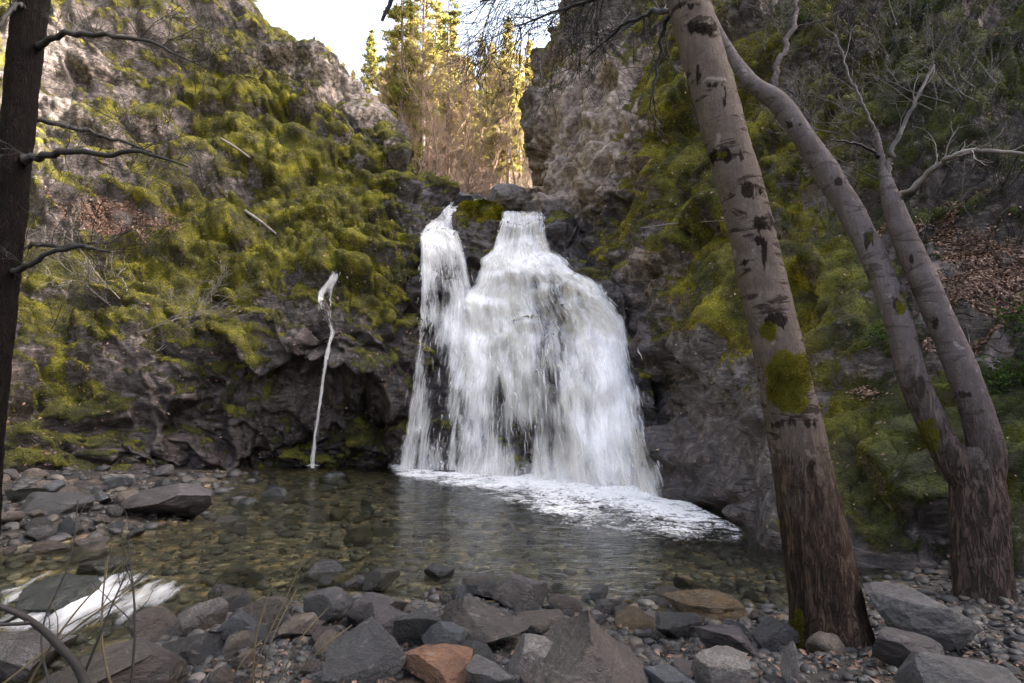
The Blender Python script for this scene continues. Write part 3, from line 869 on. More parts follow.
# ------------------------------------------------------------------ falls
def sheet_grid(rows, nu, nv, off=0.16, lift_fn=None, seed=1):
    """rows: (py, left px, right px[, lp of middle]); water surface just in front of the rock, never moving back in as it falls"""
    R = crom(np.array(rows, float), nv)
    V = np.zeros((nu, nv, 3))
    Y = np.zeros((nu, nv))
    PX = np.zeros((nu, nv)); PY = np.zeros((nu, nv))
    for j in range(nv):
        for i in range(nu):
            f = i / (nu - 1)
            px = R[j, 1] * (1 - f) + R[j, 2] * f
            py = R[j, 0] + (R[j, 3] * f if len(R[j]) > 3 else 0)
            PX[i, j], PY[i, j] = px, py
            h = cast(px, py)
            Y[i, j] = h[0].y if h else np.nan
    for j in range(nv):                               # fill misses
        bad = np.isnan(Y[:, j])
        if bad.all(): Y[:, j] = Y[:, j - 1] if j else 20
        elif bad.any(): Y[bad, j] = np.interp(np.flatnonzero(bad), np.flatnonzero(~bad), Y[~bad, j])
    raw = Y.copy()
    Yc = np.minimum.accumulate(Y, axis=1)
    for _ in range(5):
        Z = Yc.copy()
        Z[1:-1] = (Yc[:-2] + Yc[1:-1] * 2 + Yc[2:]) / 4
        Z[:, 1:-1] = (Z[:, :-2] + Z[:, 1:-1] * 2 + Z[:, 2:]) / 4
        Yc = Z
    Yc = np.minimum(Yc - off, raw - 0.05)
    V = at(PX, PY, Yc)
    return V, PX, PY


def sheet_uv(V):
    du = np.linalg.norm(np.diff(V, axis=0), axis=2).mean(1)
    dv = np.linalg.norm(np.diff(V, axis=1), axis=2)
    u = np.concatenate([[0], np.cumsum(du)])
    v = np.concatenate([np.zeros((V.shape[0], 1)), np.cumsum(dv, axis=1)], 1)
    return np.repeat(u[:, None], V.shape[1], 1), v


def edge_fade(nu, nv, wl=0.10, wr=0.10, wb=0.0):
    f = np.linspace(0, 1, nu)
    e = np.minimum(sstep(0, wl, f), sstep(0, wr, 1 - f))
    return np.repeat(e[:, None], nv, 1)


def toward_eye(V, d):
    dirv = CAM - V
    dirv /= np.linalg.norm(dirv, axis=-1, keepdims=True)
    return V + dirv * np.asarray(d)[..., None]


def waterfall(label, sheets, strands, mats):
    root = thing('waterfall', label, 'waterfall', sheets[0][0][sheets[0][0].shape[0] // 2, -1])
    inv = np.array(root.location)
    for k, (V, dens, seed, offs) in enumerate(sheets):
        nu, nv = V.shape[:2]
        u, v = sheet_uv(V)
        for q, (o, dd) in enumerate(offs):
            P = V.reshape(-1, 3)
            lump = fbm(np.stack([u.ravel() * 2.0, v.ravel() * 1.1, np.full(u.size, seed + q * 3.3)], 1), 4, seed + q)
            W_ = toward_eye(V, (o + 0.09 * lump.reshape(nu, nv) * min(1.0, o * 6)))
            ob = obj('water_sheet', W_.reshape(-1, 3) - inv, grid_faces(nu, nv), mats[q % len(mats)], root,
                     dict(u=u.ravel() + seed, v=v.ravel(), dens=np.clip(dens + dd, 0, 1.3).ravel()))
    # loose strands and drops
    if strands:
        for (V, dens, count, lmin, lmax, wid, reach) in strands:
            mb = MB()
            nu, nv = V.shape[:2]
            pr = np.clip(dens, 0.02, 1) .ravel() ** 4
            pr = pr / pr.sum()
            pick = rng.choice(nu * nv, count, p=pr)
            stepv = np.linalg.norm(np.diff(V, axis=1), axis=2).mean()
            for c in pick:
                i, j = divmod(int(c), nv)
                L = rng.uniform(lmin, lmax)
                n = max(2, int(L / stepv))
                js = np.clip(np.linspace(j, j + n, 5), 0, nv - 1).astype(int)
                iu = np.clip(i + np.round(np.linspace(0, rng.normal(0, 1.0), 5)), 0, nu - 1).astype(int)
                C = toward_eye(V[iu, js], np.full(5, abs(rng.normal(0, reach)) + 0.03))
                C = C + rng.normal(0, 0.02, 3)
                w = wid * rng.uniform(0.4, 1.3) * np.array([0.25, 0.9, 1.0, 0.7, 0.15])
                side = np.array([1, 0.15, 0.0])
                A = C - side * w[:, None]; B = C + side * w[:, None]
                VV = np.stack([A, B], 1).reshape(-1, 3)
                k = np.arange(4) * 2
                FF = np.stack([k, k + 1, k + 3, k + 2], 1)
                mb.add(VV - inv, FF, dens=rng.uniform(0.1, 0.55))
            mb.build('strands', M['strand'], root)
    return root


FM = [mat_fall('white_water_%d' % k, k + 1) for k in range(3)]
FMT = [mat_fall('thin_white_water', 5, 3.0, 9.0, 0.7, 40.0, 2.0)]

# main fall
mrows = [(211, 499, 547), (217, 499, 549), (226, 497, 550), (235, 494, 551), (244, 491, 553), (252, 486, 557), (260, 477, 570), (268, 476, 577), (276, 470, 592), (284, 465, 604), (293, 459, 610), (303, 454, 619), (316, 455, 630), (332, 455, 638), (350, 451, 642), (380, 450, 650), (415, 446, 659), (450, 442, 668), (484, 435, 682)]
mrows = [(a, b, c, 0 if a < 440 else (14 if a > 470 else 6)) for a, b, c in mrows]
mV, mPX, mPY = sheet_grid(mrows, 120, 200, 0.18)
lump = blob(mPX, mPY, [(560, 305, 22, 26, -.10), (556, 350, 28, 50, -.13), (540, 420, 36, 45, -.10), (490, 440, 40, 40, -.06), (610, 300, 30, 40, .2), (620, 400, 30, 80, .16), (470, 330, 14, 60, .12), (592, 281, 26, 7, .32), (515, 259, 42, 6, .28), (470, 300, 18, 8, .26), (520, 284, 30, 12, -.12), (585, 300, 14, 10, -.08), (575, 232, 10, 10, -.1), (480, 340, 8, 50, .1), (500, 400, 6, 60, -.16), (470, 430, 6, 50, -.10), (588, 430, 5, 60, -.15), (610, 440, 4, 50, -.12), (552, 440, 5, 50, -.10), (632, 400, 8, 60, -.12), (520, 210, 40, 4, -.2), (520, 262, 40, 14, .15), (525, 232, 22, 16, -.10), (522, 455, 10, 30, -.20), (640, 450, 18, 50, -.12), (600, 440, 20, 50, .12), (505, 300, 16, 50, .06)])
me = edge_fade(120, 200, 0.12, 0.15)
rag = fbm(np.stack([mPX.ravel() / 14, mPY.ravel() / 30, 0 * mPX.ravel()], 1), 4, 17).reshape(mPX.shape)
mdens = (0.748 + lump + 0.14 * rag) * (0.40 + 0.60 * np.clip(me + 0.5 * rag * (1 - me), 0, 1))
# left strand
lrows = [(199, 458, 486), (203, 450, 480), (209, 443, 466), (217, 437, 456), (226, 425, 456), (236, 419, 462), (250, 418, 466), (275, 418, 472), (305, 417, 478), (340, 414, 476), (380, 409, 470), (420, 403, 462), (450, 398, 460), (470, 394, 462)]
lV, lPX, lPY = sheet_grid(lrows, 70, 170, 0.14)
ll = blob(lPX, lPY, [(445, 290, 10, 30, -.16), (438, 395, 13, 70, -.30), (428, 340, 8, 30, -.15), (455, 380, 8, 60, .02), (435, 240, 20, 14, .2), (462, 203, 26, 8, .25), (424, 290, 6, 50, .06), (410, 420, 7, 60, -.06), (460, 440, 8, 50, -.05), (452, 330, 14, 26, .22)])
le = edge_fade(70, 170, 0.12, 0.12)
rag = fbm(np.stack([lPX.ravel() / 10, lPY.ravel() / 26, 0 * lPX.ravel()], 1), 4, 19).reshape(lPX.shape)
ldens = (0.69 + ll + 0.14 * rag) * (0.45 + 0.55 * np.clip(le + 0.5 * rag * (1 - le), 0, 1))
mside = np.concatenate([mV, ], 0)
waterfall('wide white waterfall pouring over the rock face into the pool',
          [(mV, mdens, 11, [(0.0, 0.0), (0.12, -0.08), (0.24, -0.15)]), (lV, ldens, 23, [(0.0, 0.0), (0.12, -0.08)])],
          [(mV, mdens, 3600, 0.08, 0.5, 0.016, 0.14), (lV, ldens, 1500, 0.08, 0.5, 0.018, 0.10)], FM)

# fine spray drifting at the foot of the main fall
fall_root = bpy.data.objects['waterfall']
n = 9000
kf_ = rng.integers(0, 60, n)
c = np.concatenate([FEETD[kf_], np.zeros((n, 1))], 1)
c[:, 0] += rng.normal(0.1, 0.18, n); c[:, 1] += -0.30 + rng.normal(0, 0.28, n)
c[:, 2] = np.abs(rng.normal(0, 0.30, n)) * (0.4 + 0.9 * (0.5 + 0.5 * fbm(np.stack([c[:, 0] * 1.2, c[:, 1], 0 * c[:, 0]], 1), 2, 3)))
r_ = rng.uniform(0.008, 0.035, n)[:, None]
d_ = rng.normal(0, 1, (n, 3)); d_ /= np.linalg.norm(d_, axis=1, keepdims=True)
e_ = np.cross(d_, rng.normal(0, 1, (n, 3))); e_ /= np.linalg.norm(e_, axis=1, keepdims=True)
sV = np.stack([c - d_ * r_, c - e_ * r_, c + d_ * r_, c + e_ * r_], 1).reshape(-1, 3) - np.array(fall_root.location)
obj('spray', sV, np.arange(4 * n).reshape(n, 4), M['strand'], fall_root, dict(dens=np.repeat(rng.uniform(0.04, 0.26, n), 4)))

# thin trickle over the slab on the left
trows = [(270, 333, 340), (278, 328, 339), (286, 321, 337), (294, 316, 335), (303, 315, 334), (312, 319, 333), (321, 325, 334), (330, 329, 335), (338, 328.8, 332.6), (350, 326.4, 329.8), (380, 321.4, 324.6), (420, 315.9, 319), (450, 312, 315.2), (468, 309.6, 315.8)]
tV, tPX, tPY = sheet_grid(trows, 16, 170, 0.08)
te = edge_fade(16, 170, 0.25, 0.25)
rag = fbm(np.stack([tPX.ravel() / 6, tPY.ravel() / 14, 0 * tPX.ravel()], 1), 3, 23).reshape(tPX.shape)
tdens = (0.70 + 0.16 * rag + blob(tPX, tPY, [(326, 300, 4, 12, -.35), (334, 267, 20, 6, -.5), (326, 318, 14, 8, -.26), (322, 290, 5, 8, .1)])) * (0.45 + 0.55 * te)
waterfall('thin trickle of white water falling from the ledge on the left cliff',
          [(tV, tdens, 41, [(0.0, 0.0)])], [(tV, tdens, 330, 0.08, 0.45, 0.007, 0.04)], FMT)

# ------------------------------------------------------------------ foam on the pool
fx0, fx1 = -4.6, 4.6
fnx, fny = 340, 380
hx = np.linspace(fx0, fx1, fnx); hy = np.linspace(7.0, 18.6, fny)
HX, HY = np.meshgrid(hx, hy, indexing='ij')
hp = np.stack([HX.ravel(), HY.ravel(), 0 * HX.ravel()], 1)
hpx, hpy = to_px(hp)
low = np.interp(hpx, [385, 400, 430, 470, 520, 550, 600, 650, 700, 740, 752], [472, 481, 490, 498, 514, 534, 547, 552, 556, 550, 541])
up_ = np.interp(hpx, [385, 400, 440, 528, 620, 665, 700, 740, 752], [464, 462, 464, 473, 482, 486, 508, 528, 541])
tt = (hpy - up_) / np.maximum(low - up_, 1)
edge = np.minimum(sstep(-0.05, 0.02, tt), 1 - sstep(0.55, 1.08, tt))
near = 1 - sstep(0.05, 0.75, tt)
fdn = (0.42 + 0.46 * near) * edge + 0.40 * fbm(hp * np.array([0.9, 0.7, 1]), 4, 95) * edge
fdn = np.where(edge < 0.01, 0, fdn) * sstep(384, 398, hpx) * (1 - 0.5 * sstep(660, 720, hpx)) * (1 - sstep(735, 752, hpx))
wz = water_z(HX, HY)
rise = sstep(0.1, 0.9, fdn)
hz = wz + 0.006 + rise * (0.015 + 0.05 * (0.5 + 0.5 * fbm(hp * np.array([2.4, 1.8, 1]), 4, 96)) * (0.3 + near)) * (1 - 0.8 * sstep(650, 690, hpx)) + 0.20 * (1 - sstep(640, 675, hpx)) * np.exp(-(tt / 0.10) ** 2) * (0.6 + 0.6 * fbm(hp * 1.6, 3, 98))
keep = (fdn > 0.02).reshape(fnx, fny)
F = grid_faces(fnx, fny)
kf = keep.ravel()[F].any(1)
tag(obj('foam', np.stack([hp[:, 0], hp[:, 1], hz], 1), F[kf], M['foam'], None, dict(dens=fdn)), 'white foam spreading over the pool below the falls', None, None, 'stuff')
# small splash of the trickle
sp = spot(312, 466)
tx = np.linspace(-0.55, 0.55, 40)
TX, TY = np.meshgrid(tx, tx, indexing='ij')
r = np.hypot(TX, TY).ravel()
sP = np.stack([TX.ravel() + sp[0], TY.ravel() * 0.8 + sp[1] - 0.15, 0.012 + 0.08 * np.exp(-(r / 0.2) ** 2)], 1)
tag(obj('foam', sP, grid_faces(40, 40), M['foam'], None, dict(dens=1.0 * (1 - sstep(0.12, 0.5, r)))), 'small white splash where the trickle meets the pool', None, None, 'stuff')

# ------------------------------------------------------------------ white water leaving the pool
def rapids():
    n1, n2 = 120, 150
    a = np.linspace(-0.5, 4.2, n2)
    c = np.linspace(-1.0, 1.0, n1)
    side = np.array([-FLOW[1], FLOW[0]])
    Cc, A = np.meshgrid(c, a, indexing='ij')
    wid = 1.05 + 0.22 * A
    org = on_level(158, 566)[:2]
    X = org[0] + FLOW[0] * A + side[0] * Cc * wid
    Y = org[1] + FLOW[1] * A + side[1] * Cc * wid
    P = np.stack([X.ravel(), Y.ravel(), 0 * X.ravel()], 1)
    z = water_z(X, Y) + 0.02
    st = np.stack([Cc.ravel() * 3.0, A.ravel() * 0.9, 0 * X.ravel()], 1)
    n = fbm(st, 4, 97)
    px, py = to_px(np.stack([X.ravel(), Y.ravel(), z], 1))
    d = 0.29 + 0.42 * n + 0.3 * fbm(st * 3.1, 3, 99) + blob(px, py, [(85, 600, 60, 22, .5), (150, 590, 35, 16, .30), (30, 625, 50, 14, .4), (15, 590, 25, 12, .2), (105, 548, 20, 8, .4)])
    d = d * sstep(0, 0.2, 1 - np.abs(Cc.ravel())) * sstep(-0.4, 0.1, A.ravel())
    z = z + 0.10 * np.clip(n, -0.3, 1) * sstep(0.2, 0.7, d) + 0.02
    root = obj('rapids', np.stack([X.ravel(), Y.ravel(), z], 1), grid_faces(n1, n2), mat_fall('rapid_water', 8, 2.0, 2.6, 1.2, 11.0, 2.6), None,
               dict(u=Cc.ravel() * 0.9, v=A.ravel(), dens=np.clip(d, 0, 1.1)))
    tag(root, 'blurred white rapids running out of the pool between dark stones', 'rapids')


rapids()
# ------------------------------------------------------------------ moss fronds and dead leaves on the cliffs
def scatter(c, weight, count, vis=True):
    G = c['G']
    A = np.linalg.norm(np.cross(G[1:, :-1] - G[:-1, :-1], G[:-1, 1:] - G[:-1, :-1]), axis=2)
    w = A * weight[:-1, :-1]
    px, py = to_px(G[:-1, :-1].reshape(-1, 3))
    see = ((px > -90) & (px < 1114) & (py > -60) & (py < 760)).reshape(w.shape)
    dist = np.linalg.norm(G[:-1, :-1] - CAM, axis=2)
    w = w * see / np.maximum(dist, 4) ** 1.8
    p = w.ravel() / w.sum()
    k = rng.choice(p.size, count, p=p)
    i, j = np.unravel_index(k, w.shape)
    f, g = rng.random(count)[:, None], rng.random(count)[:, None]
    P = G[i, j] * (1 - f) * (1 - g) + G[i + 1, j] * f * (1 - g) + G[i, j + 1] * (1 - f) * g + G[i + 1, j + 1] * f * g
    N = normals_of(G)
    for _ in range(5):
        N[1:-1, 1:-1] = (N[1:-1, 1:-1] + N[:-2, 1:-1] + N[2:, 1:-1] + N[1:-1, :-2] + N[1:-1, 2:]) / 5
    N = N / np.maximum(np.linalg.norm(N, axis=-1, keepdims=True), 1e-9)
    if np.dot(N[G.shape[0] // 2, G.shape[1] // 2], CAM - G[G.shape[0] // 2, G.shape[1] // 2]) < 0:
        N = -N
    return P, N[i, j], dist[i, j]


def blades(P, N, L, Wd, droop, spread, tint):
    n = len(P)
    d = N + rng.normal(0, spread, (n, 3)) + np.array([0, 0, -1.0]) * droop
    d /= np.linalg.norm(d, axis=1, keepdims=True)
    s = np.cross(d, rng.normal(0, 1, (n, 3)))
    s /= np.linalg.norm(s, axis=1, keepdims=True)
    A = P - s * Wd[:, None] - N * 0.01
    B = P + s * Wd[:, None] - N * 0.01
    C = P + d * L[:, None]
    V = np.stack([A, B, C], 1).reshape(-1, 3)
    F = np.arange(3 * n).reshape(n, 3)
    return V, F, np.repeat(tint, 3)


for c, cnt, nm in ((CLIFFS[0], 260000, 'shaggy yellow green moss covering the left cliff'), (CLIFFS[2], 270000, 'shaggy yellow green moss covering the right cliff')):
    wgt = sstep(0.38, 0.62, c['moss'])
    P, N, D = scatter(c, wgt, cnt)
    sz = np.clip(D / 14.0, 0.28, 1.5) * rng.uniform(0.4, 1.2, cnt)
    big = fbm(P * 0.55, 5, c['seed'] + 71)
    hue = np.clip(0.45 + 0.5 * fbm(P * 0.38 + 9, 4, c['seed'] + 75) + rng.normal(0, 0.08, cnt), 0, 1)
    fin = fbm(P * 4.0, 2, c['seed'] + 73)
    tint = np.clip(0.46 + 0.48 * big + 0.45 * fin + rng.normal(0, 0.13, cnt), 0, 1)
    qx, qy = to_px(P)
    blade_shade = sstep(790, 900, qx) * 0.5 + sstep(330, 430, qy) * (qx < 420) * 0.25  # blade colour darkened and greened here too, standing in for shade
    hue = np.clip(hue + 0.9 * blade_shade, 0, 1)
    tint = np.clip(tint - 0.42 * blade_shade, 0, 1)
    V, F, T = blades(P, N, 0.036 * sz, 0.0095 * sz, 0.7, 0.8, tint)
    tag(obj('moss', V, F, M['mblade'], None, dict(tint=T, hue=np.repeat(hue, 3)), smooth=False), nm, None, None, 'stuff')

for c, cnt, nm in ((CLIFFS[0], 9000, 'reddish dead leaves lying on the left ledge'), (CLIFFS[2], 16000, 'reddish dead leaves lying on the right slope')):
    P, N, D = scatter(c, sstep(0.25, 0.6, c['lit']) + 0.004, cnt)
    n = len(P)
    sz = np.clip(D / 10.0, 0.6, 1.6) * rng.uniform(0.014, 0.036, n)
    nn = N * 0.7 + np.array([0, 0, 0.5]) + rng.normal(0, 0.35, (n, 3))
    nn /= np.linalg.norm(nn, axis=1, keepdims=True)
    a = np.cross(nn, rng.normal(0, 1, (n, 3))); a /= np.linalg.norm(a, axis=1, keepdims=True)
    b = np.cross(nn, a)
    P = P + N * 0.03
    V = np.stack([P - a * sz[:, None], P - b * sz[:, None] * 0.55 + nn * sz[:, None] * 0.2, P + a * sz[:, None], P + b * sz[:, None] * 0.55 + nn * sz[:, None] * 0.2], 1).reshape(-1, 3)
    tag(obj('dead_leaves', V, np.arange(4 * n).reshape(n, 4), M['litter'], None, dict(tint=np.repeat(rng.random(n), 4)), smooth=False), nm, None, None, 'stuff')
# ------------------------------------------------------------------ stones
def ico(sub):
    bm = bmesh.new()
    bmesh.ops.create_icosphere(bm, subdivisions=sub, radius=1.0)
    V = np.array([v.co[:] for v in bm.verts]); F = np.array([[v.index for v in f.verts] for f in bm.faces])
    bm.free()
    return V, F


ICO = {k: ico(k) for k in (1, 2, 3, 4, 5, 6)}


def rock_mesh(seed, sub=4, planes=9, cut=(0.5, 0.9), rough=0.05, power=1.0):
    r = np.random.default_rng(seed)
    V, F = ICO[sub]
    V = V.copy()
    V *= (1 + 0.22 * fbm(V * 0.9 + seed, 3, seed))[:, None]
    for _ in range(planes):
        n = r.normal(0, 1, 3); n /= np.linalg.norm(n)
        d = r.uniform(*cut)
        e = V @ n - d
        V = V - np.maximum(e, 0)[:, None] * n * 0.96
    V *= (1 + rough * fbm(V * 2.4 + seed, 4, seed + 3) + rough * 0.6 * ridged(V * 3.0 + seed, 4, seed + 5) + rough * 0.35 * fbm(V * 9 + seed, 3, seed + 6))[:, None]
    lo, hi = V.min(0), V.max(0)
    V = (V - (lo + hi) / 2) / (hi - lo) * 2     # fills -1..1
    return V, F


PAL = dict(grey=(0.105, 0.099, 0.10), blue=(0.080, 0.087, 0.10), dark=(0.036, 0.035, 0.038), brown=(0.095, 0.072, 0.06), purple=(0.098, 0.080, 0.083), tan=(0.16, 0.125, 0.098), pale=(0.24, 0.215, 0.20), rust=(0.27, 0.125, 0.06), olive=(0.085, 0.078, 0.052), green=(0.062, 0.072, 0.06), ochre=(0.21, 0.135, 0.055))
TAKEN = []


def put_stone(me, x, y, sx, sy, sz, rz, tilt, tint, sink=0.35, z=None, name='stone', label=None, group=None, cat='stone'):
    o = bpy.data.objects.new(name, me)
    link(o)
    if z is None:
        z = drop(x, y)
    o.location = (x, y, z + sz * (1 - sink))
    o.scale = (sx, sy, sz)
    o.rotation_euler = (tilt[0], tilt[1], rz)
    v = rnd.uniform(0.8, 1.2)
    o.color = (tint[0] * v, tint[1] * v, tint[2] * v, 1)
    tag(o, label, cat, group)
    TAKEN.append((x, y, max(sx, sy)))
    return o


# single boulders: (left px, top py, right px, bottom py, tint, label, planes, tilt, depth ratio)
BOULD = [
    (515, 617, 655, 720, 'brown', 'big pointed brown boulder at the bottom middle with a long sloping left face', 7, (0.1, 0.25), 0.9),
    (440, 603, 526, 658, 'brown', 'squarish brown boulder just left of the big pointed boulder', 7, (0.05, 0.1), 0.8),
    (420, 622, 466, 664, 'blue', 'smooth blue grey egg shaped stone above the rusty orange stone', 4, (0, 0), 0.9),
    (396, 612, 442, 655, 'dark', 'dark rounded stone wedged behind the smooth egg shaped stone', 4, (0, .1), 0.9),
    (392, 654, 468, 692, 'rust', 'rusty orange flat stone in the foreground', 8, (0.12, 0), 0.8),
    (458, 644, 492, 676, 'dark', 'small dark stone with a pale edge beside the rusty orange stone', 8, (0.1, 0.3), 0.9),
    (468, 664, 520, 700, 'grey', 'rounded grey stone at the bottom edge right of the rusty orange stone', 5, (0, 0), 1.0),
    (500, 640, 565, 700, 'pale', 'pale smooth slab leaning against the big pointed boulder', 6, (0.1, -0.35), 0.8),
    (322, 630, 398, 690, 'dark', 'glossy black layered boulder at the bottom left of the rusty stone', 9, (0.1, -0.3), 0.8),
    (344, 588, 400, 640, 'purple', 'rough purple grey boulder at the water edge with a rounded top', 6, (0, -0.2), 0.9),
    (362, 606, 412, 650, 'purple', 'rounded purple grey boulder half buried behind the glossy black boulder', 5, (0, 0.1), 0.9),
    (300, 588, 346, 628, 'grey', 'squat grey boulder with a white veined top at the near shore', 8, (0, 0.15), 0.9),
    (220, 612, 262, 648, 'blue', 'small angular blue grey boulder lying on the soil', 8, (0.1, 0.1), 0.9),
    (160, 626, 220, 668, 'dark', 'dark oval boulder lying just below the rapids', 5, (0, 0.35), 0.8),
    (128, 610, 178, 650, 'tan', 'tan mottled boulder on the bank beside the dark oval boulder', 7, (0, 0), 0.9),
    (172, 598, 214, 640, 'pale', 'pale lichen spotted boulder at the edge of the rapids', 7, (0, 0.2), 0.9),
    (16, 654, 150, 730, 'brown', 'large low brown boulder filling the bottom left corner', 6, (0.05, 0.1), 0.8),
    (-30, 634, 45, 690, 'pale', 'pale flat boulder at the left edge under the rapids', 7, (0.05, 0.1), 0.8),
    (12, 577, 82, 630, 'green', 'dark greenish boulder parting the white rapids', 6, (0, -0.15), 0.9),
    (68, 556, 122, 592, 'olive', 'olive brown boulder at the upper edge of the rapids', 5, (0, 0.1), 0.9),
    (112, 486, 200, 526, 'purple', 'large flat purple grey boulder where the gravel bar meets the pool', 7, (0, -0.15), 0.7),
    (20, 492, 74, 520, 'dark', 'dark slab with a flat top on the gravel bar', 8, (0, 0), 0.9),
    (-8, 488, 30, 505, 'green', 'smooth greenish boulder at the left edge of the gravel bar', 4, (0, -0.1), 0.9),
    (112, 490, 138, 507, 'tan', 'small tan boulder on the gravel bar above the flat purple boulder', 5, (0, -0.2), 0.9),
    (84, 490, 106, 506, 'blue', 'small blue boulder standing on the gravel bar', 6, (0, 0), 0.9),
    (52, 518, 76, 538, 'blue', 'pointed pale blue stone on the gravel bar', 8, (0, 0.4), 0.9),
    (26, 540, 60, 558, 'tan', 'pale rounded stone at the lower left gravel bar', 5, (0, 0), 0.9),
    (58, 544, 92, 566, 'tan', 'tan rounded boulder beside the upper rapids', 5, (0, 0.2), 0.9),
    (703, 627, 766, 664, 'purple', 'rounded mauve boulder left of the front tree trunk', 5, (0, 0.2), 0.9),
    (703, 652, 752, 700, 'pale', 'white blotched grey boulder at the bottom left of the front tree trunk', 8, (0, 0), 0.9),
    (758, 624, 800, 652, 'grey', 'grey flat stone touching the front tree trunk', 6, (0, -0.1), 0.9),
    (890, 592, 1004, 662, 'grey', 'big pale grey boulder at the foot of the forked tree', 6, (0, 0.12), 0.7),
    (884, 634, 952, 676, 'purple', 'low mauve boulder in front of the big pale grey boulder', 6, (0, 0.1), 0.9),
    (940, 655, 1030, 710, 'grey', 'grey rounded boulder in the bottom right corner', 6, (0, -0.1), 0.9),
    (676, 594, 748, 624, 'ochre', 'ochre streaked slab breaking the surface of the pool', 6, (0, 0.15), 0.8),
    (620, 612, 668, 634, 'ochre', 'ochre brown slab at the near shore right of the big pointed boulder', 6, (0, 0.1), 0.8),
    (656, 614, 706, 645, 'dark', 'dark grey block between the ochre slabs and the mauve boulder', 8, (0, 0), 0.9),
    (362, 570, 396, 596, 'olive', 'dark boulder with an ochre edge rising from the pool', 6, (0, 0.1), 0.9),
    (424, 566, 452, 586, 'dark', 'small black rock standing in the shallow pool', 8, (0, 0), 0.9),
    (466, 580, 500, 602, 'dark', 'wet black rock on the waterline', 7, (0, 0.2), 0.9),
    (494, 578, 544, 612, 'purple', 'wet reddish purple boulder on the waterline', 7, (0, 0.25), 0.9),
    (300, 562, 340, 586, 'grey', 'grey stone poking out of the shallows on the left', 7, (0, 0), 0.9),
    (516, 610, 566, 640, 'tan', 'small tan boulder with a pale top behind the big pointed boulder', 6, (0, 0.1), 0.9),
    (650, 672, 700, 700, 'blue', 'rounded blue grey stone at the bottom edge beside the big pointed boulder', 4, (0, 0), 0.9),
    (784, 640, 800, 690, 'pale', 'pale narrow stone against the foot of the front trunk', 7, (0, 0), 0.9),
    (230, 648, 262, 672, 'tan', 'tan flat stone half sunk in the soil at the bottom left', 7, (0, 0), 0.9),
    (260, 486, 284, 506, 'dark', 'low black stone far out in the left pool', 5, (0, 0), 0.9),
]
for k, (x0, y0, x1, y1, tint, label, pl, tilt, dr) in enumerate(BOULD):
    cx = (x0 + x1) / 2
    yb = y1 - (y1 - y0) * 0.10
    P = spot(cx, min(yb, 720), [BV_BED])
    if P is None: continue
    Y = P[1]
    for _ in range(2):
        sx = (x1 - x0) / FPX * Y / 2
    sy = sx * dr
    top = at(cx, y0, Y + sy * 0.3)[2]
    sz = max((top - P[2]) / 2 * 1.22, 0.35 * sx if y1 - y0 < 40 else 0.3 * sx)
    V, F = rock_mesh(500 + k * 7, 6 if (x1 - x0) > 60 else 5, pl + 4, (0.32, 0.80), 0.065)
    if k == 0:                                     # the pointed one
        V = ICO[6][0].copy()
        for n_, d_ in (((-0.62, -0.35, 0.70), 0.30), ((0.72, -0.30, 0.62), 0.34), ((0.12, -0.97, 0.22), 0.62), ((0.3, 0.7, 0.65), 0.45), ((-0.95, -0.2, 0.1), 0.86), ((0.5, -0.8, 0.35), 0.6)):
            n_ = np.array(n_) / np.linalg.norm(n_)
            V = V - np.maximum(V @ n_ - d_, 0)[:, None] * n_ * 0.98
        V *= (1 + 0.12 * fbm(V * 1.6, 4, 5) + 0.06 * ridged(V * 3.5, 4, 6) + 0.03 * fbm(V * 9, 3, 7))[:, None]
        lo, hi = V.min(0), V.max(0)
        V = (V - (lo + hi) / 2) / (hi - lo) * 2
        tq = np.clip((V[:, 2] + 1) / 2, 0, 1) ** 1.15
        V[:, 0] = 1.2 * V[:, 0] * (1 - 0.80 * tq) + 0.12 * tq
        V[:, 1] = V[:, 1] * (1 - 0.55 * tq)
        tilt = (0, 0)
    me = mesh_data('boulder_%d' % k, V, F, M['stone'])
    o = put_stone(me, P[0], Y + sy * 0.6, sx * 1.04, sy, sz, rnd.uniform(-0.3, 0.3) * (k > 0), tilt, PAL[tint], 0, top - 2 * sz, 'boulder', label, None, 'boulder')
    o.location.z = top - sz

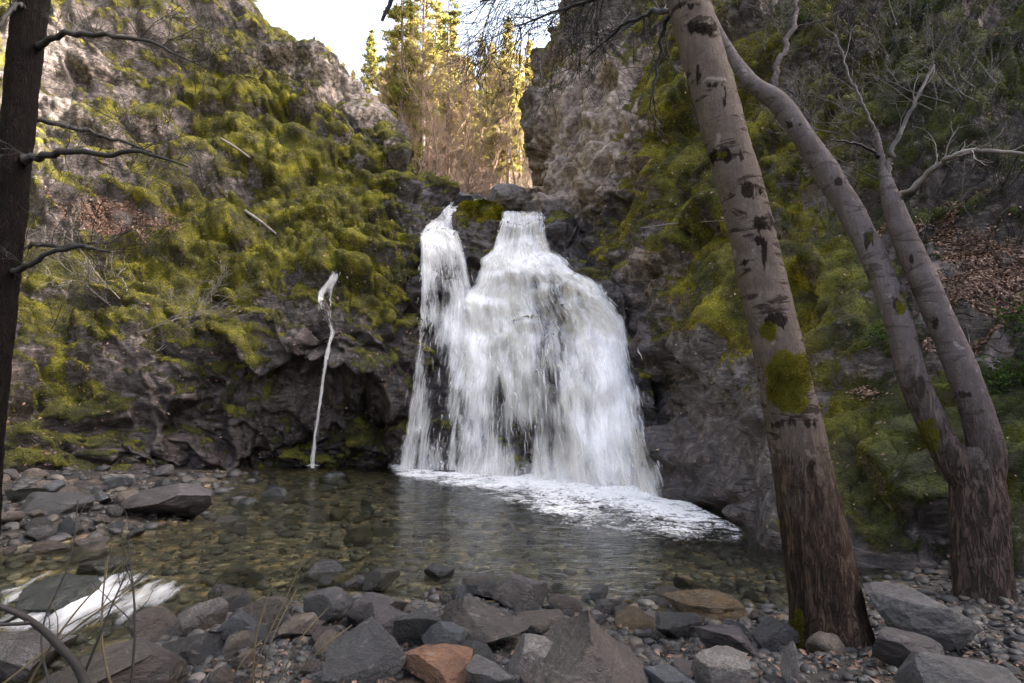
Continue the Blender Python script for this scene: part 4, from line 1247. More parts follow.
# boulders at the top of the falls
TOPB = [(454, 204, 502, 256, 'brown', 'mossy round boulder splitting the stream at the lip of the falls', 19.3, 4), (487, 181, 532, 214, 'tan', 'pale brown boulder standing behind the lip of the falls', 21.6, 6),
        (450, 192, 474, 204, 'grey', 'small grey boulder beside the stream above the falls', 22.6, 5), (522, 196, 552, 216, 'brown', 'brown flat rock closing the right end of the lip', 21.0, 6), (434, 178, 452, 206, 'dark', 'dark wet rock left of the stream at the top of the falls', 23.0, 6)]
for k, (x0, y0, x1, y1, tint, label, Y, pl) in enumerate(TOPB):
    a = at((x0 + x1) / 2, y0, Y); b = at((x0 + x1) / 2, y1, Y)
    sx = (x1 - x0) / FPX * Y / 2
    sz = (a[2] - b[2]) / 2
    V, F = rock_mesh(900 + k, 6, pl, (0.55, 0.9), 0.06)
    if k == 0:
        N_ = V / np.linalg.norm(V, axis=1, keepdims=True)
        mo = np.clip(0.75 * (N_[:, 2] + 0.15) - 0.3 * N_[:, 1] + 0.5 * fbm(V * 1.8, 3, 5), 0, 1)
        V = V * (1 + 0.16 * fbm(V * 1.3, 3, 77))[:, None] + N_ * (mo * 0.10 * (0.5 + fbm(V * 4, 3, 6)))[:, None]
        me = mesh_data('boulder_top', V, F, M['cliff'], dict(moss=mo, wet=np.clip(0.9 - V[:, 2], 0, 1), litter=0 * mo, pale=0 * mo))
    else:
        me = mesh_data('boulder_top', V, F, M['stone'])
    o = put_stone(me, a[0], Y + sx * 0.5, sx * 1.05, sx, sz * 1.1, 0, (0, 0), PAL[tint], 0, 0, 'boulder', label, None, 'boulder')
    o.location.z = (a[2] + b[2]) / 2
    if k == 0:
        n = 14000
        sel = rng.choice(len(V), n, p=(mo ** 3) / (mo ** 3).sum())
        Pn = N_[sel]
        Vb, Fb, Tb = blades(V[sel] + rng.normal(0, 0.03, (n, 3)), Pn, rng.uniform(0.04, 0.11, n), rng.uniform(0.010, 0.022, n), 0.9, 0.5, np.clip(0.42 + 0.7 * fbm(V[sel] * 2, 4, 9) + rng.normal(0, 0.12, n), 0, 1))
        mo_ = obj('moss', Vb, Fb, M['mblade'], o, dict(tint=Tb, hue=np.clip(0.3 + 0.3 * fbm(Vb * 1.5, 2, 4), 0, 1)), smooth=False)

# cobbles: one mesh per kind, copied
COB = [mesh_data('cobble_%d' % k, *rock_mesh(300 + k, 4, rnd.choice((6, 8, 11)), (0.38, 0.85), 0.06), M['stone']) for k in range(12)]


def inside(px, py, poly):
    c = False
    n = len(poly)
    for i in range(n):
        (x1, y1), (x2, y2) = poly[i], poly[(i + 1) % n]
        if (y1 > py) != (y2 > py) and px < (x2 - x1) * (py - y1) / (y2 - y1) + x1:
            c = not c
    return c


ZONES = [
    ([(-20, 480), (80, 478), (190, 474), (200, 488), (205, 505), (180, 520), (120, 550), (60, 560), (-20, 575)], 78, (7, 30), ['dark', 'grey', 'purple', 'brown', 'blue', 'tan'], 'grey cobble on the gravel bar left of the pool', 'cobbles on the gravel bar', 0.25),
    ([(215, 600), (300, 615), (400, 640), (430, 690), (200, 690), (180, 640)], 36, (12, 42), ['dark', 'grey', 'purple', 'brown', 'brown', 'tan'], 'rough cobble on the dark soil of the lower left bank', 'cobbles on the lower left bank', 0.4),
    ([(420, 600), (700, 604), (860, 610), (1020, 640), (1020, 690), (420, 690)], 42, (14, 44), ['dark', 'grey', 'purple', 'brown', 'blue', 'tan'], 'wet cobble packed among the boulders of the near bank', 'cobbles on the near bank', 0.35),
    ([(205, 560), (300, 575), (520, 590), (700, 592), (860, 592), (850, 604), (520, 608), (330, 592), (230, 592)], 60, (9, 34), ['dark', 'dark', 'grey', 'purple', 'brown', 'ochre', 'olive'], 'wet cobble standing in the shallow water at the near shore', 'cobbles in the shallows', 0.45),
    ([(230, 480), (380, 485), (450, 510), (560, 550), (700, 575), (560, 585), (330, 562), (220, 552), (195, 520)], 62, (10, 34), ['olive', 'grey', 'brown', 'ochre', 'tan', 'green'], 'cobble lying under the clear water of the pool', 'cobbles on the pool bottom', 0.55),
]
for poly, cnt, (s0, s1), tints, label, group, sink in ZONES:
    X = [p[0] for p in poly]; Yp = [p[1] for p in poly]
    n = tries = 0
    while n < cnt and tries < cnt * 60:
        tries += 1
        px, py = rnd.uniform(min(X), max(X)), rnd.uniform(min(Yp), max(Yp))
        if not inside(px, py, poly): continue
        P = spot(px, py, [BV_BED])
        if P is None: continue
        s = (s0 + (s1 - s0) * rnd.random() ** 2.2) / FPX * P[1] / 2
        if any((P[0] - a) ** 2 + (P[1] - b) ** 2 < (0.75 * (s + c)) ** 2 for a, b, c in TAKEN): continue
        put_stone(COB[rnd.randrange(12)], P[0], P[1], s, s * rnd.uniform(0.65, 1), s * rnd.uniform(0.4, 0.8), rnd.uniform(0, 6.28), (rnd.uniform(-.35, .35), rnd.uniform(-.35, .35)), PAL[rnd.choice(tints)], sink + rnd.uniform(-0.1, 0.15), None, 'cobble', label, group, 'cobble')
        n += 1

# pebbles: far too many to count
mb = MB()
PV, PF = ICO[2]
var = [rock_mesh(700 + k, 2, 4, (0.5, 0.9), 0.05) for k in range(8)]
cnt = 0
while cnt < 14000:
    px, py = (rnd.uniform(-20, 1044), rnd.uniform(472, 720)) if cnt < 11000 else (rnd.uniform(180, 1044), rnd.uniform(610, 800))
    P = on_level(px, py, 0)
    if P[1] > 18.5 or P[0] < -12: continue
    z = drop(P[0], P[1])
    s = rnd.uniform(2.2, 8.0) * rnd.uniform(0.5, 1) / FPX * P[1] / 2 if rnd.random() < 0.80 else rnd.uniform(7, 17) / FPX * P[1] / 2
    V, F = var[rnd.randrange(8)]
    a = rnd.uniform(0, 6.28)
    R = np.array([[math.cos(a), -math.sin(a), 0], [math.sin(a), math.cos(a), 0], [0, 0, 1]])
    mb.add((V * np.array([1, rnd.uniform(0.6, 1), rnd.uniform(0.4, 0.7)])) @ R.T * s + np.array([P[0], P[1], z + s * 0.2]), F, tint=min(1, max(0, rnd.gauss(0.42, 0.26))))
    cnt += 1
tag(mb.build('gravel', M['pebble']), 'small pebbles strewn over the creek bed and banks', None, None, 'stuff')

# leaves and bits caught between the stones of the near bank
n = 1500
lx, ly = rng.uniform(-20, 1040, n), rng.uniform(598, 790, n)
LP = on_level(lx, ly, 0.1)
okk = LP[:, 2] > -1
zz = np.array([drop(p[0], p[1]) for p in LP])
LP[:, 2] = zz + rng.uniform(0.008, 0.05, n)
okk &= zz > 0.03
LP = LP[okk]; n = len(LP)
nn = np.array([0, 0, 1.0]) + rng.normal(0, 0.45, (n, 3)); nn /= np.linalg.norm(nn, axis=1, keepdims=True)
a = np.cross(nn, rng.normal(0, 1, (n, 3))); a /= np.linalg.norm(a, axis=1, keepdims=True)
b = np.cross(nn, a)
sz = rng.uniform(0.010, 0.030, n)[:, None]
V = np.stack([LP - a * sz, LP - b * sz * 0.5 + nn * sz * 0.25, LP + a * sz, LP + b * sz * 0.5 + nn * sz * 0.25], 1).reshape(-1, 3)
tag(obj('dead_leaves', V, np.arange(4 * n).reshape(n, 4), M['litter'], None, dict(tint=np.repeat(rng.random(n) * 0.75, 4)), smooth=False), 'brown dead leaves caught between the stones of the near bank', None, None, 'stuff')
# ------------------------------------------------------------------ twigs and trees
def wander(p, d, L, n, jit, up=0.0, r=rnd):
    P = [np.array(p, float)]
    d = np.array(d, float); d /= np.linalg.norm(d)
    for _ in range(n):
        d = d + np.array([r.gauss(0, jit), r.gauss(0, jit), r.gauss(0, jit) + up])
        d /= np.linalg.norm(d)
        P.append(P[-1] + d * L / n)
    return np.array(P), d


def grow(mb, p, d, L, rad, depth, kids=(3, 5), jit=0.18, up=0.03, sides=5, shrink=(0.45, 0.7), spread=0.8, n=6, r=rnd, rmin=0.0015):
    P, dend = wander(p, d, L, n, jit, up, r)
    R = np.linspace(rad, max(rad * 0.35, rmin), len(P))
    V, F = tube(P, R, sides)
    mb.add(V, F, rough=0.0, moss=0.0)
    if depth <= 0: return
    for _ in range(r.randint(*kids)):
        k = r.randint(max(1, n // 4), n)
        t = P[k] - P[k - 1]; t /= np.linalg.norm(t)
        q = np.array([r.gauss(0, 1), r.gauss(0, 1), r.gauss(0, 1)])
        q -= t * (q @ t); q /= np.linalg.norm(q)
        grow(mb, P[k], t + q * spread * r.uniform(0.6, 1.3), L * r.uniform(*shrink), max(R[k] * 0.62, rmin), depth - 1, kids, jit * 1.1, up, max(3, sides - 1), shrink, spread, max(3, n - 1), r, rmin)


def px_line(pts):
    """(px, py, depth, width in px) -> points and radii"""
    P = at(np.array([p[0] for p in pts]), np.array([p[1] for p in pts]), np.array([p[2] for p in pts], float))
    R = np.array([p[3] * p[2] / FPX / 2 for p in pts])
    return P, R


def trunk_mesh(P, R, sides, n, seed, rough_fn, moss_list=(), flare=0.0, bump=0.055, scars=()):
    V, F = tube(P, R, sides, n)
    G = V.reshape(n, sides, 3)
    C = G.mean(1, keepdims=True)
    D = G - C
    rr = np.linalg.norm(D, axis=2, keepdims=True)
    t = np.linspace(0, 1, n)[:, None]
    Q = V * np.array([1, 1, 0.45])
    b = 0.6 * fbm(Q * 3.2, 4, seed) + 0.25 * fbm(V * 9, 3, seed + 1)
    rough = np.repeat(rough_fn(t), sides, 1).ravel()
    rid = ridged(V * np.array([13, 13, 3.0]), 3, seed + 2) * rough
    h = (bump * 0.55 * b + 0.022 * rid).reshape(n, sides, 1) * np.minimum(1, rr / 0.15)
    ang = np.arctan2(D[..., 1], D[..., 0])
    fl = flare * np.exp(-t * 22)[..., None] * (1 + 0.6 * np.sin(ang * 5 + seed)[..., None])
    G = C + D * (1 + fl) + D / np.maximum(rr, 1e-6) * h
    V2 = G.reshape(-1, 3)
    px, py = to_px(V2)
    m = np.zeros(len(V2))
    for (x, y, rx, ry, w) in moss_list:
        m = np.maximum(m, w * (1 + 0.0 * x) * np.exp(-(((px - x) / rx) ** 2 + ((py - y) / ry) ** 2) ** 2))
    m = m * np.clip(1 + 0.9 * fbm(V2 * 7, 4, seed + 5), 0, 1.4)
    sc = np.zeros(len(V2))
    for (x, y, rx, ry) in scars:
        sc = np.maximum(sc, np.exp(-(((px - x) / rx) ** 2 + ((py - y) / ry) ** 2)))
    sc = sc * np.clip(0.72 + 0.95 * fbm(V2 * np.array([16, 16, 9.0]), 4, seed + 9), 0, 1.3)
    return V2, F, rough, m, sc


def trunk_moss(parent, V, F, m, inv, seed, n, L=0.03, dark=False):
    Vw = V
    w = np.where(m > 0.42, m, 0) ** 2
    fa = w[F].mean(1)
    if fa.sum() <= 0: return
    k = rng.choice(len(F), n, p=fa / fa.sum())
    bar = rng.dirichlet(np.ones(4), n)
    P = (Vw[F[k]] * bar[..., None]).sum(1)
    a = Vw[F[k]]
    N = np.cross(a[:, 2] - a[:, 0], a[:, 3] - a[:, 1]); N /= np.maximum(np.linalg.norm(N, axis=1, keepdims=True), 1e-9)
    cen = Vw.mean(0)
    tint = np.clip(0.30 + 0.35 * fbm(P * 6, 3, seed) + rng.normal(0, 0.14, n), 0, 1)
    if dark: tint = np.clip(0.02 + 0.10 * rng.random(n), 0, 1)
    best = blades(P, N, rng.uniform(0.5, 1.3, n) * L, rng.uniform(0.5, 1.2, n) * L * 0.10, 0.45, 0.5, tint)
    return obj('dark_moss' if dark else 'moss', best[0] - inv, best[1], M['mblade'], parent, dict(tint=best[2], hue=(0.05 if dark else 0.2) + 0 * best[2]), smooth=False)


def orient_out(V, F, axis_pts):
    """faces of a tube turned outwards"""
    a = V[F]
    N = np.cross(a[:, 2] - a[:, 0], a[:, 3] - a[:, 1])
    c = a.mean(1)
    d2 = ((c[:, None] - axis_pts[None]) ** 2).sum(2)
    o = c - axis_pts[d2.argmin(1)]
    if ((N * o).sum(1) > 0).mean() < 0.5:
        F = F[:, ::-1]
    return F


def branch(parent, inv, pts, mat, twigs=(0, 0), tw_len=0.5, sides=7, name='branch', up=0.02, tdepth=1, tr=0.006, seedr=rnd, tdir=None):
    P, R = px_line(pts)
    mb = MB()
    Pn = crom(P, 22); Rn = crom(R[:, None], 22)[:, 0]
    Pn[1:-1] += np.array([[seedr.gauss(0, 1) for _ in range(3)] for _ in range(20)]) * Rn[1:-1, None] * 0.5
    V, F = tube(Pn - inv, Rn, sides)
    mb.add(V, F, rough=0.0, moss=0.0)
    n = seedr.randint(*twigs) if twigs[1] else 0
    for _ in range(n):
        k = seedr.randint(5, 21)
        t = Pn[k] - Pn[k - 1]; t /= np.linalg.norm(t)
        q = np.array([seedr.gauss(0, 1), seedr.gauss(0, 0.6), seedr.gauss(0, 1)])
        d = t * 0.7 + q * 0.6
        if tdir is not None: d = d + np.array(tdir)
        grow(mb, Pn[k] - inv, d, tw_len * seedr.uniform(0.4, 1.1), min(tr, Rn[k] * 0.8), tdepth, (3, 5), 0.16, up, 4, (0.4, 0.65), 0.7, 5, seedr, 0.0026)
    return mb.build(name, mat, parent)


# ---- the leaning pale trunk in front
pts = [(838, 716, 3.95, 84), (833, 660, 3.95, 74), (826, 605, 3.95, 61), (812, 525, 3.96, 54), (796, 435, 3.98, 51), (781, 362, 4.0, 48), (764, 288, 4.04, 47), (747, 215, 4.08, 45), (727, 140, 4.13, 44), (706, 65, 4.2, 44), (684, -15, 4.3, 43), (655, -120, 4.45, 40), (612, -260, 4.7, 37), (560, -460, 5.0, 32), (520, -640, 5.3, 24)]
P, R = px_line(pts)
base = P[1].copy()
t1 = thing('alder_tree', 'pale leaning trunk with a thick moss collar in the right foreground', 'tree', base)
V, F, rough, m, sc = trunk_mesh(P, R, 56, 330, 21, lambda t: sstep(0.37, 0.16, t), [(789, 380, 27, 36, 1.0), (768, 332, 12, 13, 0.75), (797, 640, 9, 40, 0.85), (722, 155, 22, 6, .5), (735, 185, 22, 5, .52)], 0.03, scars=[(712, 84, 14, 4), (699, 76, 3, 14), (724, 100, 3, 18), (722, 156, 26, 9), (748, 190, 24, 9), (762, 222, 16, 11), (765, 255, 4, 20), (744, 262, 5, 5), (776, 320, 16, 7), (700, 27, 22, 8), (690, 5, 14, 5), (758, 240, 10, 6), (792, 424, 30, 6), (812, 470, 5, 20)])
F = orient_out(V, F, crom(P, 60))
obj('trunk', V - base, F, M['alder'], t1, dict(rough=rough, moss=m, scar=sc))
trunk_moss(t1, V, F, m, base, 31, 15000, 0.022)
trunk_moss(t1, V, F, np.clip(sc * (0.72 + 0.75 * fbm(V * 11, 3, 41)), 0, 1), base, 32, 9000, 0.016, True)
r1 = random.Random(5)
branch(t1, base, [(690, 14, 4.3, 8), (668, 10, 4.6, 6), (648, 14, 5.0, 5), (622, 26, 5.4, 3.5), (590, 55, 6.0, 2)], M['dtwig'], (10, 12), 0.7, seedr=r1, tdepth=2)
branch(t1, base, [(655, -110, 4.45, 14), (600, -70, 4.7, 9), (560, -40, 5.0, 6), (515, -14, 5.3, 4), (480, 2, 5.6, 2)], M['dtwig'], (30, 32), 0.8, seedr=r1, tdepth=2, tdir=(0, 0, -0.5), up=-0.02)
branch(t1, base, [(655, -118, 4.45, 12), (620, -40, 4.6, 7), (600, -5, 4.7, 5), (560, 10, 4.9, 3), (520, 25, 5.2, 1.6)], M['dtwig'], (30, 32), 0.7, seedr=r1, tdepth=2, tdir=(-0.2, 0, -0.4))
branch(t1, base, [(640, -170, 4.5, 12), (560, -110, 4.7, 8), (480, -60, 4.9, 5.5), (405, -20, 5.0, 5), (390, 0, 5.0, 5), (382, 21, 5.05, 3.5)], M['dtwig'], (3, 4), 0.3, seedr=r1)
branch(t1, base, [(700, 40, 4.22, 5), (672, 12, 4.5, 5), (660, 50, 4.7, 4), (650, 110, 4.8, 2)], M['dtwig'], (6, 8), 0.4, seedr=r1, tdepth=1, tdir=(0, 0, -0.6))

# ---- the forked tree behind it
base2 = at(982, 606, 5.1)
t2 = thing('alder_tree', 'forked grey tree with two leaning stems standing at the foot of the right cliff', 'tree', base2)
p = [(988, 640, 5.1, 56), (985, 606, 5.1, 48), (981, 560, 5.1, 43), (979, 510, 5.12, 44), (976, 472, 5.15, 40), (975, 448, 5.16, 32)]
P, R = px_line(p)
V, F, rough, m, sc = trunk_mesh(P, R, 40, 120, 22, lambda t: 1 - 0.55 * sstep(0.62, 1.0, t), [(930, 440, 20, 30, .6)], 0.2)
obj('trunk', V - base2, F, M['greybark'], t2, dict(rough=rough, moss=m, scar=sc))
p = [(972, 490, 5.14, 26), (957, 466, 5.15, 27), (936, 430, 5.2, 26), (914, 380, 5.25, 25), (899, 325, 5.3, 24), (879, 270, 5.4, 24), (857, 224, 5.5, 23), (832, 180, 5.6, 24), (806, 140, 5.7, 22), (779, 103, 5.8, 20), (752, 83, 5.95, 16), (732, 55, 6.1, 11), (712, 18, 6.25, 9), (695, -30, 6.4, 7), (680, -90, 6.6, 5)]
P, R = px_line(p)
V, F, rough, m, sc = trunk_mesh(P, R, 32, 260, 23, lambda t: 0.9 * sstep(0.42, 0.0, t), [(925, 440, 16, 30, .75), (902, 300, 10, 20, .6), (870, 235, 10, 10, .5)], 0, scars=[(792, 125, 12, 5), (838, 182, 9, 6), (868, 240, 8, 10), (897, 300, 7, 22), (920, 385, 8, 14)])
F = orient_out(V, F, crom(P, 60))
s1 = obj('stem', V - base2, F, M['greybark'], t2, dict(rough=rough, moss=m, scar=sc))
p = [(980, 490, 5.12, 30), (987, 462, 5.1, 30), (983, 435, 5.1, 28), (968, 388, 5.12, 27), (948, 338, 5.15, 26), (928, 292, 5.18, 25), (910, 250, 5.22, 24), (896, 215, 5.26, 21), (887, 185, 5.3, 14), (882, 160, 5.35, 7), (876, 130, 5.4, 4)]
P, R = px_line(p)
V, F, rough, m, sc = trunk_mesh(P, R, 32, 220, 24, lambda t: 0.9 * sstep(0.48, 0.0, t), [], 0, scars=[(912, 262, 3, 16), (935, 325, 4, 12), (962, 395, 12, 4)])
obj('stem', V - base2, F, M['greybark'], t2, dict(rough=rough, moss=m, scar=sc))
r2 = random.Random(8)
branch(t2, base2, [(772, 96, 5.85, 8), (776, 75, 5.9, 7), (786, 45, 5.95, 6), (794, 18, 6.0, 5), (802, -20, 6.1, 4)], M['greybark'], (5, 6), 0.5, seedr=r2)
branch(t2, base2, [(887, 175, 5.3, 7), (893, 150, 5.3, 5), (905, 120, 5.3, 4), (920, 92, 5.3, 3.4), (934, 65, 5.35, 2.5)], M['twig'], (5, 6), 0.45, seedr=r2)
branch(t2, base2, [(898, 205, 5.25, 7), (912, 188, 5.1, 6), (938, 165, 4.9, 6), (962, 153, 4.7, 5), (1000, 151, 4.5, 4), (1040, 157, 4.3, 3)], M['ptwig'], (8, 9), 0.4, seedr=r2)
branch(t2, base2, [(880, 158, 5.35, 4), (872, 150, 5.3, 3), (850, 142, 5.2, 2.5), (830, 140, 5.1, 1.6)], M['dtwig'], (5, 6), 0.3, seedr=r2)
branch(t2, base2, [(878, 140, 5.4, 3.5), (866, 110, 5.45, 3), (850, 80, 5.5, 2.4), (842, 50, 5.55, 1.6)], M['twig'], (8, 9), 0.4, seedr=r2)

# ---- dark trunk at the left edge
base3 = at(-14, 505, 7.0)
t3 = thing('dark_tree', 'dark rough trunk with bare side branches at the left edge', 'tree', base3)
p = [(-20, 540, 7.0, 27), (-16, 490, 7.0, 24), (-8, 400, 7.0, 23), (0, 320, 7.02, 24), (7, 240, 7.05, 25), (13, 180, 7.1, 26), (19, 110, 7.15, 27), (26, 50, 7.2, 28), (33, -10, 7.25, 29), (44, -110, 7.4, 30), (60, -260, 7.6, 26), (70, -450, 8, 18)]
P, R = px_line(p)
V, F, rough, m, sc = trunk_mesh(P, R, 36, 260, 25, lambda t: 0 * t + 1.0, [], 0)
obj('trunk', V - base3, F, M['darkbark'], t3, dict(rough=rough, moss=m, scar=sc))
r3 = random.Random(9)
for q, tw in [([(26, 48, 7.2, 9), (45, 42, 7.1, 7), (70, 34, 7.0, 6), (110, 36, 6.8, 5), (150, 42, 6.6, 3.5), (192, 62, 6.4, 1.6)], (10, 12)),
              ([(18, 160, 7.1, 9), (35, 158, 7.0, 8), (62, 152, 6.9, 7), (100, 155, 6.7, 5.5), (140, 153, 6.5, 4.5), (188, 167, 6.3, 1.6)], (10, 12)),
              ([(22, 118, 7.15, 6), (38, 118, 7.3, 6), (70, 128, 7.6, 5), (110, 138, 7.9, 4), (152, 152, 8.2, 1.8)], (7, 9)),
              ([(6, 272, 7.05, 8), (22, 268, 6.9, 6), (50, 253, 6.8, 5), (82, 247, 6.7, 4.5), (110, 252, 6.6, 1.6)], (10, 12)),
              ([(10, 255, 7.05, 6), (30, 246, 7.2, 5), (60, 246, 7.4, 4), (95, 243, 7.6, 1.8)], (6, 8)),
              ([(30, 20, 7.2, 7), (20, 5, 7.0, 6), (8, 14, 6.8, 4), (-8, 36, 6.6, 2)], (5, 6))]:
    branch(t3, base3, q, M['dtwig'], tw, 0.75, seedr=r3, tdepth=2)

# ---- conifers above the falls
def conifer(name, seed, Ht, base_frac, wmax, mat, label, bare=False):
    r = np.random.default_rng(seed)
    root = thing(name, label, 'tree', (0, 0, 0), 'conifers above the falls')
    mb = MB()
    n = 14
    P = np.stack([0.12 * np.cumsum(r.normal(0, 0.5, n)), 0.12 * np.cumsum(r.normal(0, 0.5, n)), np.linspace(0, Ht, n)], 1)
    R0 = Ht * 0.0115
    V, F = tube(P, np.linspace(R0, 0.02, n), 8)
    mb.add(V, F)
    LP, LN, LT = [], [], []
    h = Ht * base_frac
    while h < Ht - 0.15:
        f = (h - Ht * base_frac) / (Ht * (1 - base_frac))
        L0 = wmax * (1 - f) ** 0.75 * (0.55 + 0.45 * min(1, f * 6)) + 0.15
        c = np.array([np.interp(h, P[:, 2], P[:, 0]), np.interp(h, P[:, 2], P[:, 1]), h])
        for b in range(r.integers(3, 6)):
            L = L0 * r.uniform(0.45, 1.15)
            a = r.uniform(0, 6.283)
            droop = r.uniform(-0.35, 0.1) + 0.5 * f
            m = 6
            s = np.linspace(0, 1, m)[:, None]
            d = np.array([math.cos(a), math.sin(a), 0])
            B = c + d * L * s + np.array([0, 0, 1]) * (droop * L * s - 0.22 * L * (s * (1 - s) * -1.0 if f > .7 else s * s))
            V, F = tube(B, np.linspace(0.028 * L ** 0.5 + 0.006, 0.006, m), 3)
            mb.add(V, F)
            if bare and r.random() < 0.5: continue
            k = max(6, int(L * 52))
            tpos = r.uniform(0.25, 1.05, k) ** 0.8
            q = np.stack([np.interp(tpos, s[:, 0], B[:, e]) for e in range(3)], 1) + r.normal(0, 0.10 + 0.05 * L, (k, 3)) * np.array([1, 1, 0.55])
            LP.append(q)
            LN.append(np.tile(d * 0.8 + np.array([0, 0, 0.25]), (k, 1)))
            LT.append(np.clip(0.5 + 0.25 * r.normal(0, 1) + r.normal(0, 0.18, k), 0, 1))
        h += r.uniform(0.22, 0.5) * (1 + 0.6 * (Ht > 22))
    mb.build('trunk', M['conbark'], root)
    LP, LN, LT = np.concatenate(LP), np.concatenate(LN), np.concatenate(LT)
    k = len(LP)
    Vb, Fb, Tb = [], [], []
    d = LN + r.normal(0, 0.7, (k, 3)); d /= np.linalg.norm(d, axis=1, keepdims=True)
    s = np.cross(d, r.normal(0, 1, (k, 3))); s /= np.linalg.norm(s, axis=1, keepdims=True)
    l = r.uniform(0.12, 0.34, k)[:, None]; w = r.uniform(0.035, 0.085, k)[:, None]
    V = np.stack([LP - d * l, LP - s * w, LP + d * l, LP + s * w], 1).reshape(-1, 3)
    obj('crown', V, np.arange(4 * k).reshape(k, 4), mat, root, dict(tint=np.repeat(LT, 4)), smooth=False)
    return root


CON = [conifer('conifer_tree', 41, 26, 0.16, 3.0, M['needle'], 'x'), conifer('conifer_tree', 42, 22, 0.14, 2.7, M['ynee'], 'x'), conifer('conifer_tree', 43, 28, 0.28, 3.0, M['ynee'], 'x', True),
       conifer('conifer_tree', 44, 18, 0.12, 2.1, M['needle'], 'x'), conifer('conifer_tree', 45, 24, 0.35, 2.6, M['needle'], 'x', True)]
used = [False] * len(CON)


def tree_at(proto, px, Y, top_py, label, rz, z=None):
    """stands on the forest floor at that bearing; its height gives the top"""
    x = float(at(px, 300, Y)[0])
    zz = float(floor_z(np.array([x]), np.array([Y]))[0]) - 0.2 if z is None else z
    top = at(px, top_py, Y)[2]
    Ht = (26, 22, 28, 18, 24)[proto]
    sc = (top - zz) / Ht
    root = CON[proto]
    if not used[proto]:
        used[proto] = True
        root.location = (x, Y, zz); root.rotation_euler = (0, 0, rz); root.scale = (sc,) * 3
        root['label'] = label
        return root
    return dup(root, (x, Y, zz), rz, sc, label)


BG = 'sunlit conifer in the wooded background above the falls'
TREES = [
    (3, 362, 44, 30, 'slim conifer standing alone against the sky left of the tall conifers'),
    (0, 398, 30, -60, 'tallest dark green conifer at the left of the gap above the falls'),
    (2, 420, 33, -80, 'tall yellowish conifer with a bare lower trunk behind the left stream'),
    (4, 446, 36, -30, 'tall thin conifer in the middle of the gap with patchy crown'),
    (0, 478, 38, 32, 'pointed green conifer right of the middle of the gap'),
    (1, 508, 34, 16, 'sunlit yellow green conifer with a pointed top beside the right cliff'),
    (1, 531, 40, 40, 'lower yellow conifer close to the right cliff'),
    (0, 549, 46, 44, 'conifer partly hidden by the edge of the right cliff'),
    (1, 383, 52, 50, None), (2, 372, 48, 110, None), (3, 436, 50, 20, None), (1, 462, 55, 60, None), (2, 492, 52, 50, None), (3, 520, 56, 70, None), (1, 410, 60, 40, None), (4, 350, 58, 82, None),
    (3, 378, 40, 95, None), (3, 486, 46, 90, None), (1, 540, 58, 62, None), (0, 455, 64, 52, None), (2, 425, 64, 30, None), (4, 500, 62, 46, None), (1, 400, 66, 60, None), (2, 560, 50, 20, None), (4, 470, 44, 70, None),
    (1, 466, 36, 58, None), (1, 490, 40, 42, None), (2, 520, 38, 40, None), (1, 545, 42, 55, None), (1, 405, 38, 15, None), (2, 432, 40, -20, None), (1, 374, 36, 66, None), (1, 389, 34, 25, None), (1, 450, 42, 20, None), (3, 415, 34, 60, None), (3, 500, 36, 80, None),
    (1, 390, 72, 70, None), (1, 415, 75, 75, None), (0, 435, 70, 64, None), (1, 452, 78, 80, None), (2, 468, 72, 60, None), (1, 486, 80, 76, None), (1, 503, 74, 70, None), (0, 517, 70, 66, None), (1, 536, 72, 80, None), (2, 395, 58, 90, None), (3, 445, 50, 120, None), (3, 425, 46, 130, None), (1, 508, 48, 110, None), (1, 472, 60, 100, None), (0, 405, 44, 100, None), (3, 395, 36, 110, None), (1, 530, 46, 105, None), (3, 460, 40, 125, None),
    (1, 335, 50, 62, 'small yellow conifer peeping over the crest of the left cliff'),
    (1, 318, 56, 46, None), (1, 345, 60, 70, None),
]
for k, (pr, px, Y, top, label) in enumerate(TREES):
    tree_at(pr, px, float(Y), top, label or BG, rnd.uniform(0, 6.28))
# crest of the left cliff
for pr, px, py, Y, hpx, label in ((1, 232, 24, 30.0, 60, 'sunlit yellow conifer behind the top of the left cliff'), (3, 302, 62, 27.0, 26, 'small dark bluish conifer on the crest of the left cliff')):
    b = at(px, py, Y)
    tr = tree_at(pr, px, Y, py - hpx, label, 1.0, b[2] - 0.8)
    if pr == 3:
        for ch in tr.children:
            if ch.name.startswith('crown'):
                ch.data = ch.data.copy(); ch.data.materials[0] = M['bluenee']


# ---- bare brown trees and brush among them
def bare_tree(seed, Ht, mat, label, group, cat='tree', kids=(3, 5), depth=3, name='bare_tree', stems=1, spread=0.55, up=0.06):
    r = random.Random(seed)
    root = thing(name, label, cat, (0, 0, 0), group)
    mb = MB()
    for s in range(stems):
        lean = 0.08 if stems == 1 else 0.5
        grow(mb, (r.gauss(0, 0.05) * stems, r.gauss(0, 0.05) * stems, -0.1), (r.gauss(0, lean), r.gauss(0, lean), 1), Ht * r.uniform(0.7, 1.0), Ht * 0.007, depth, kids, 0.10, up, 5, (0.35, 0.6), spread, 7, r, 0.006 if Ht > 4 else 0.003)
    mb.build('trunk' if cat == 'tree' else 'stems', mat, root)
    return root


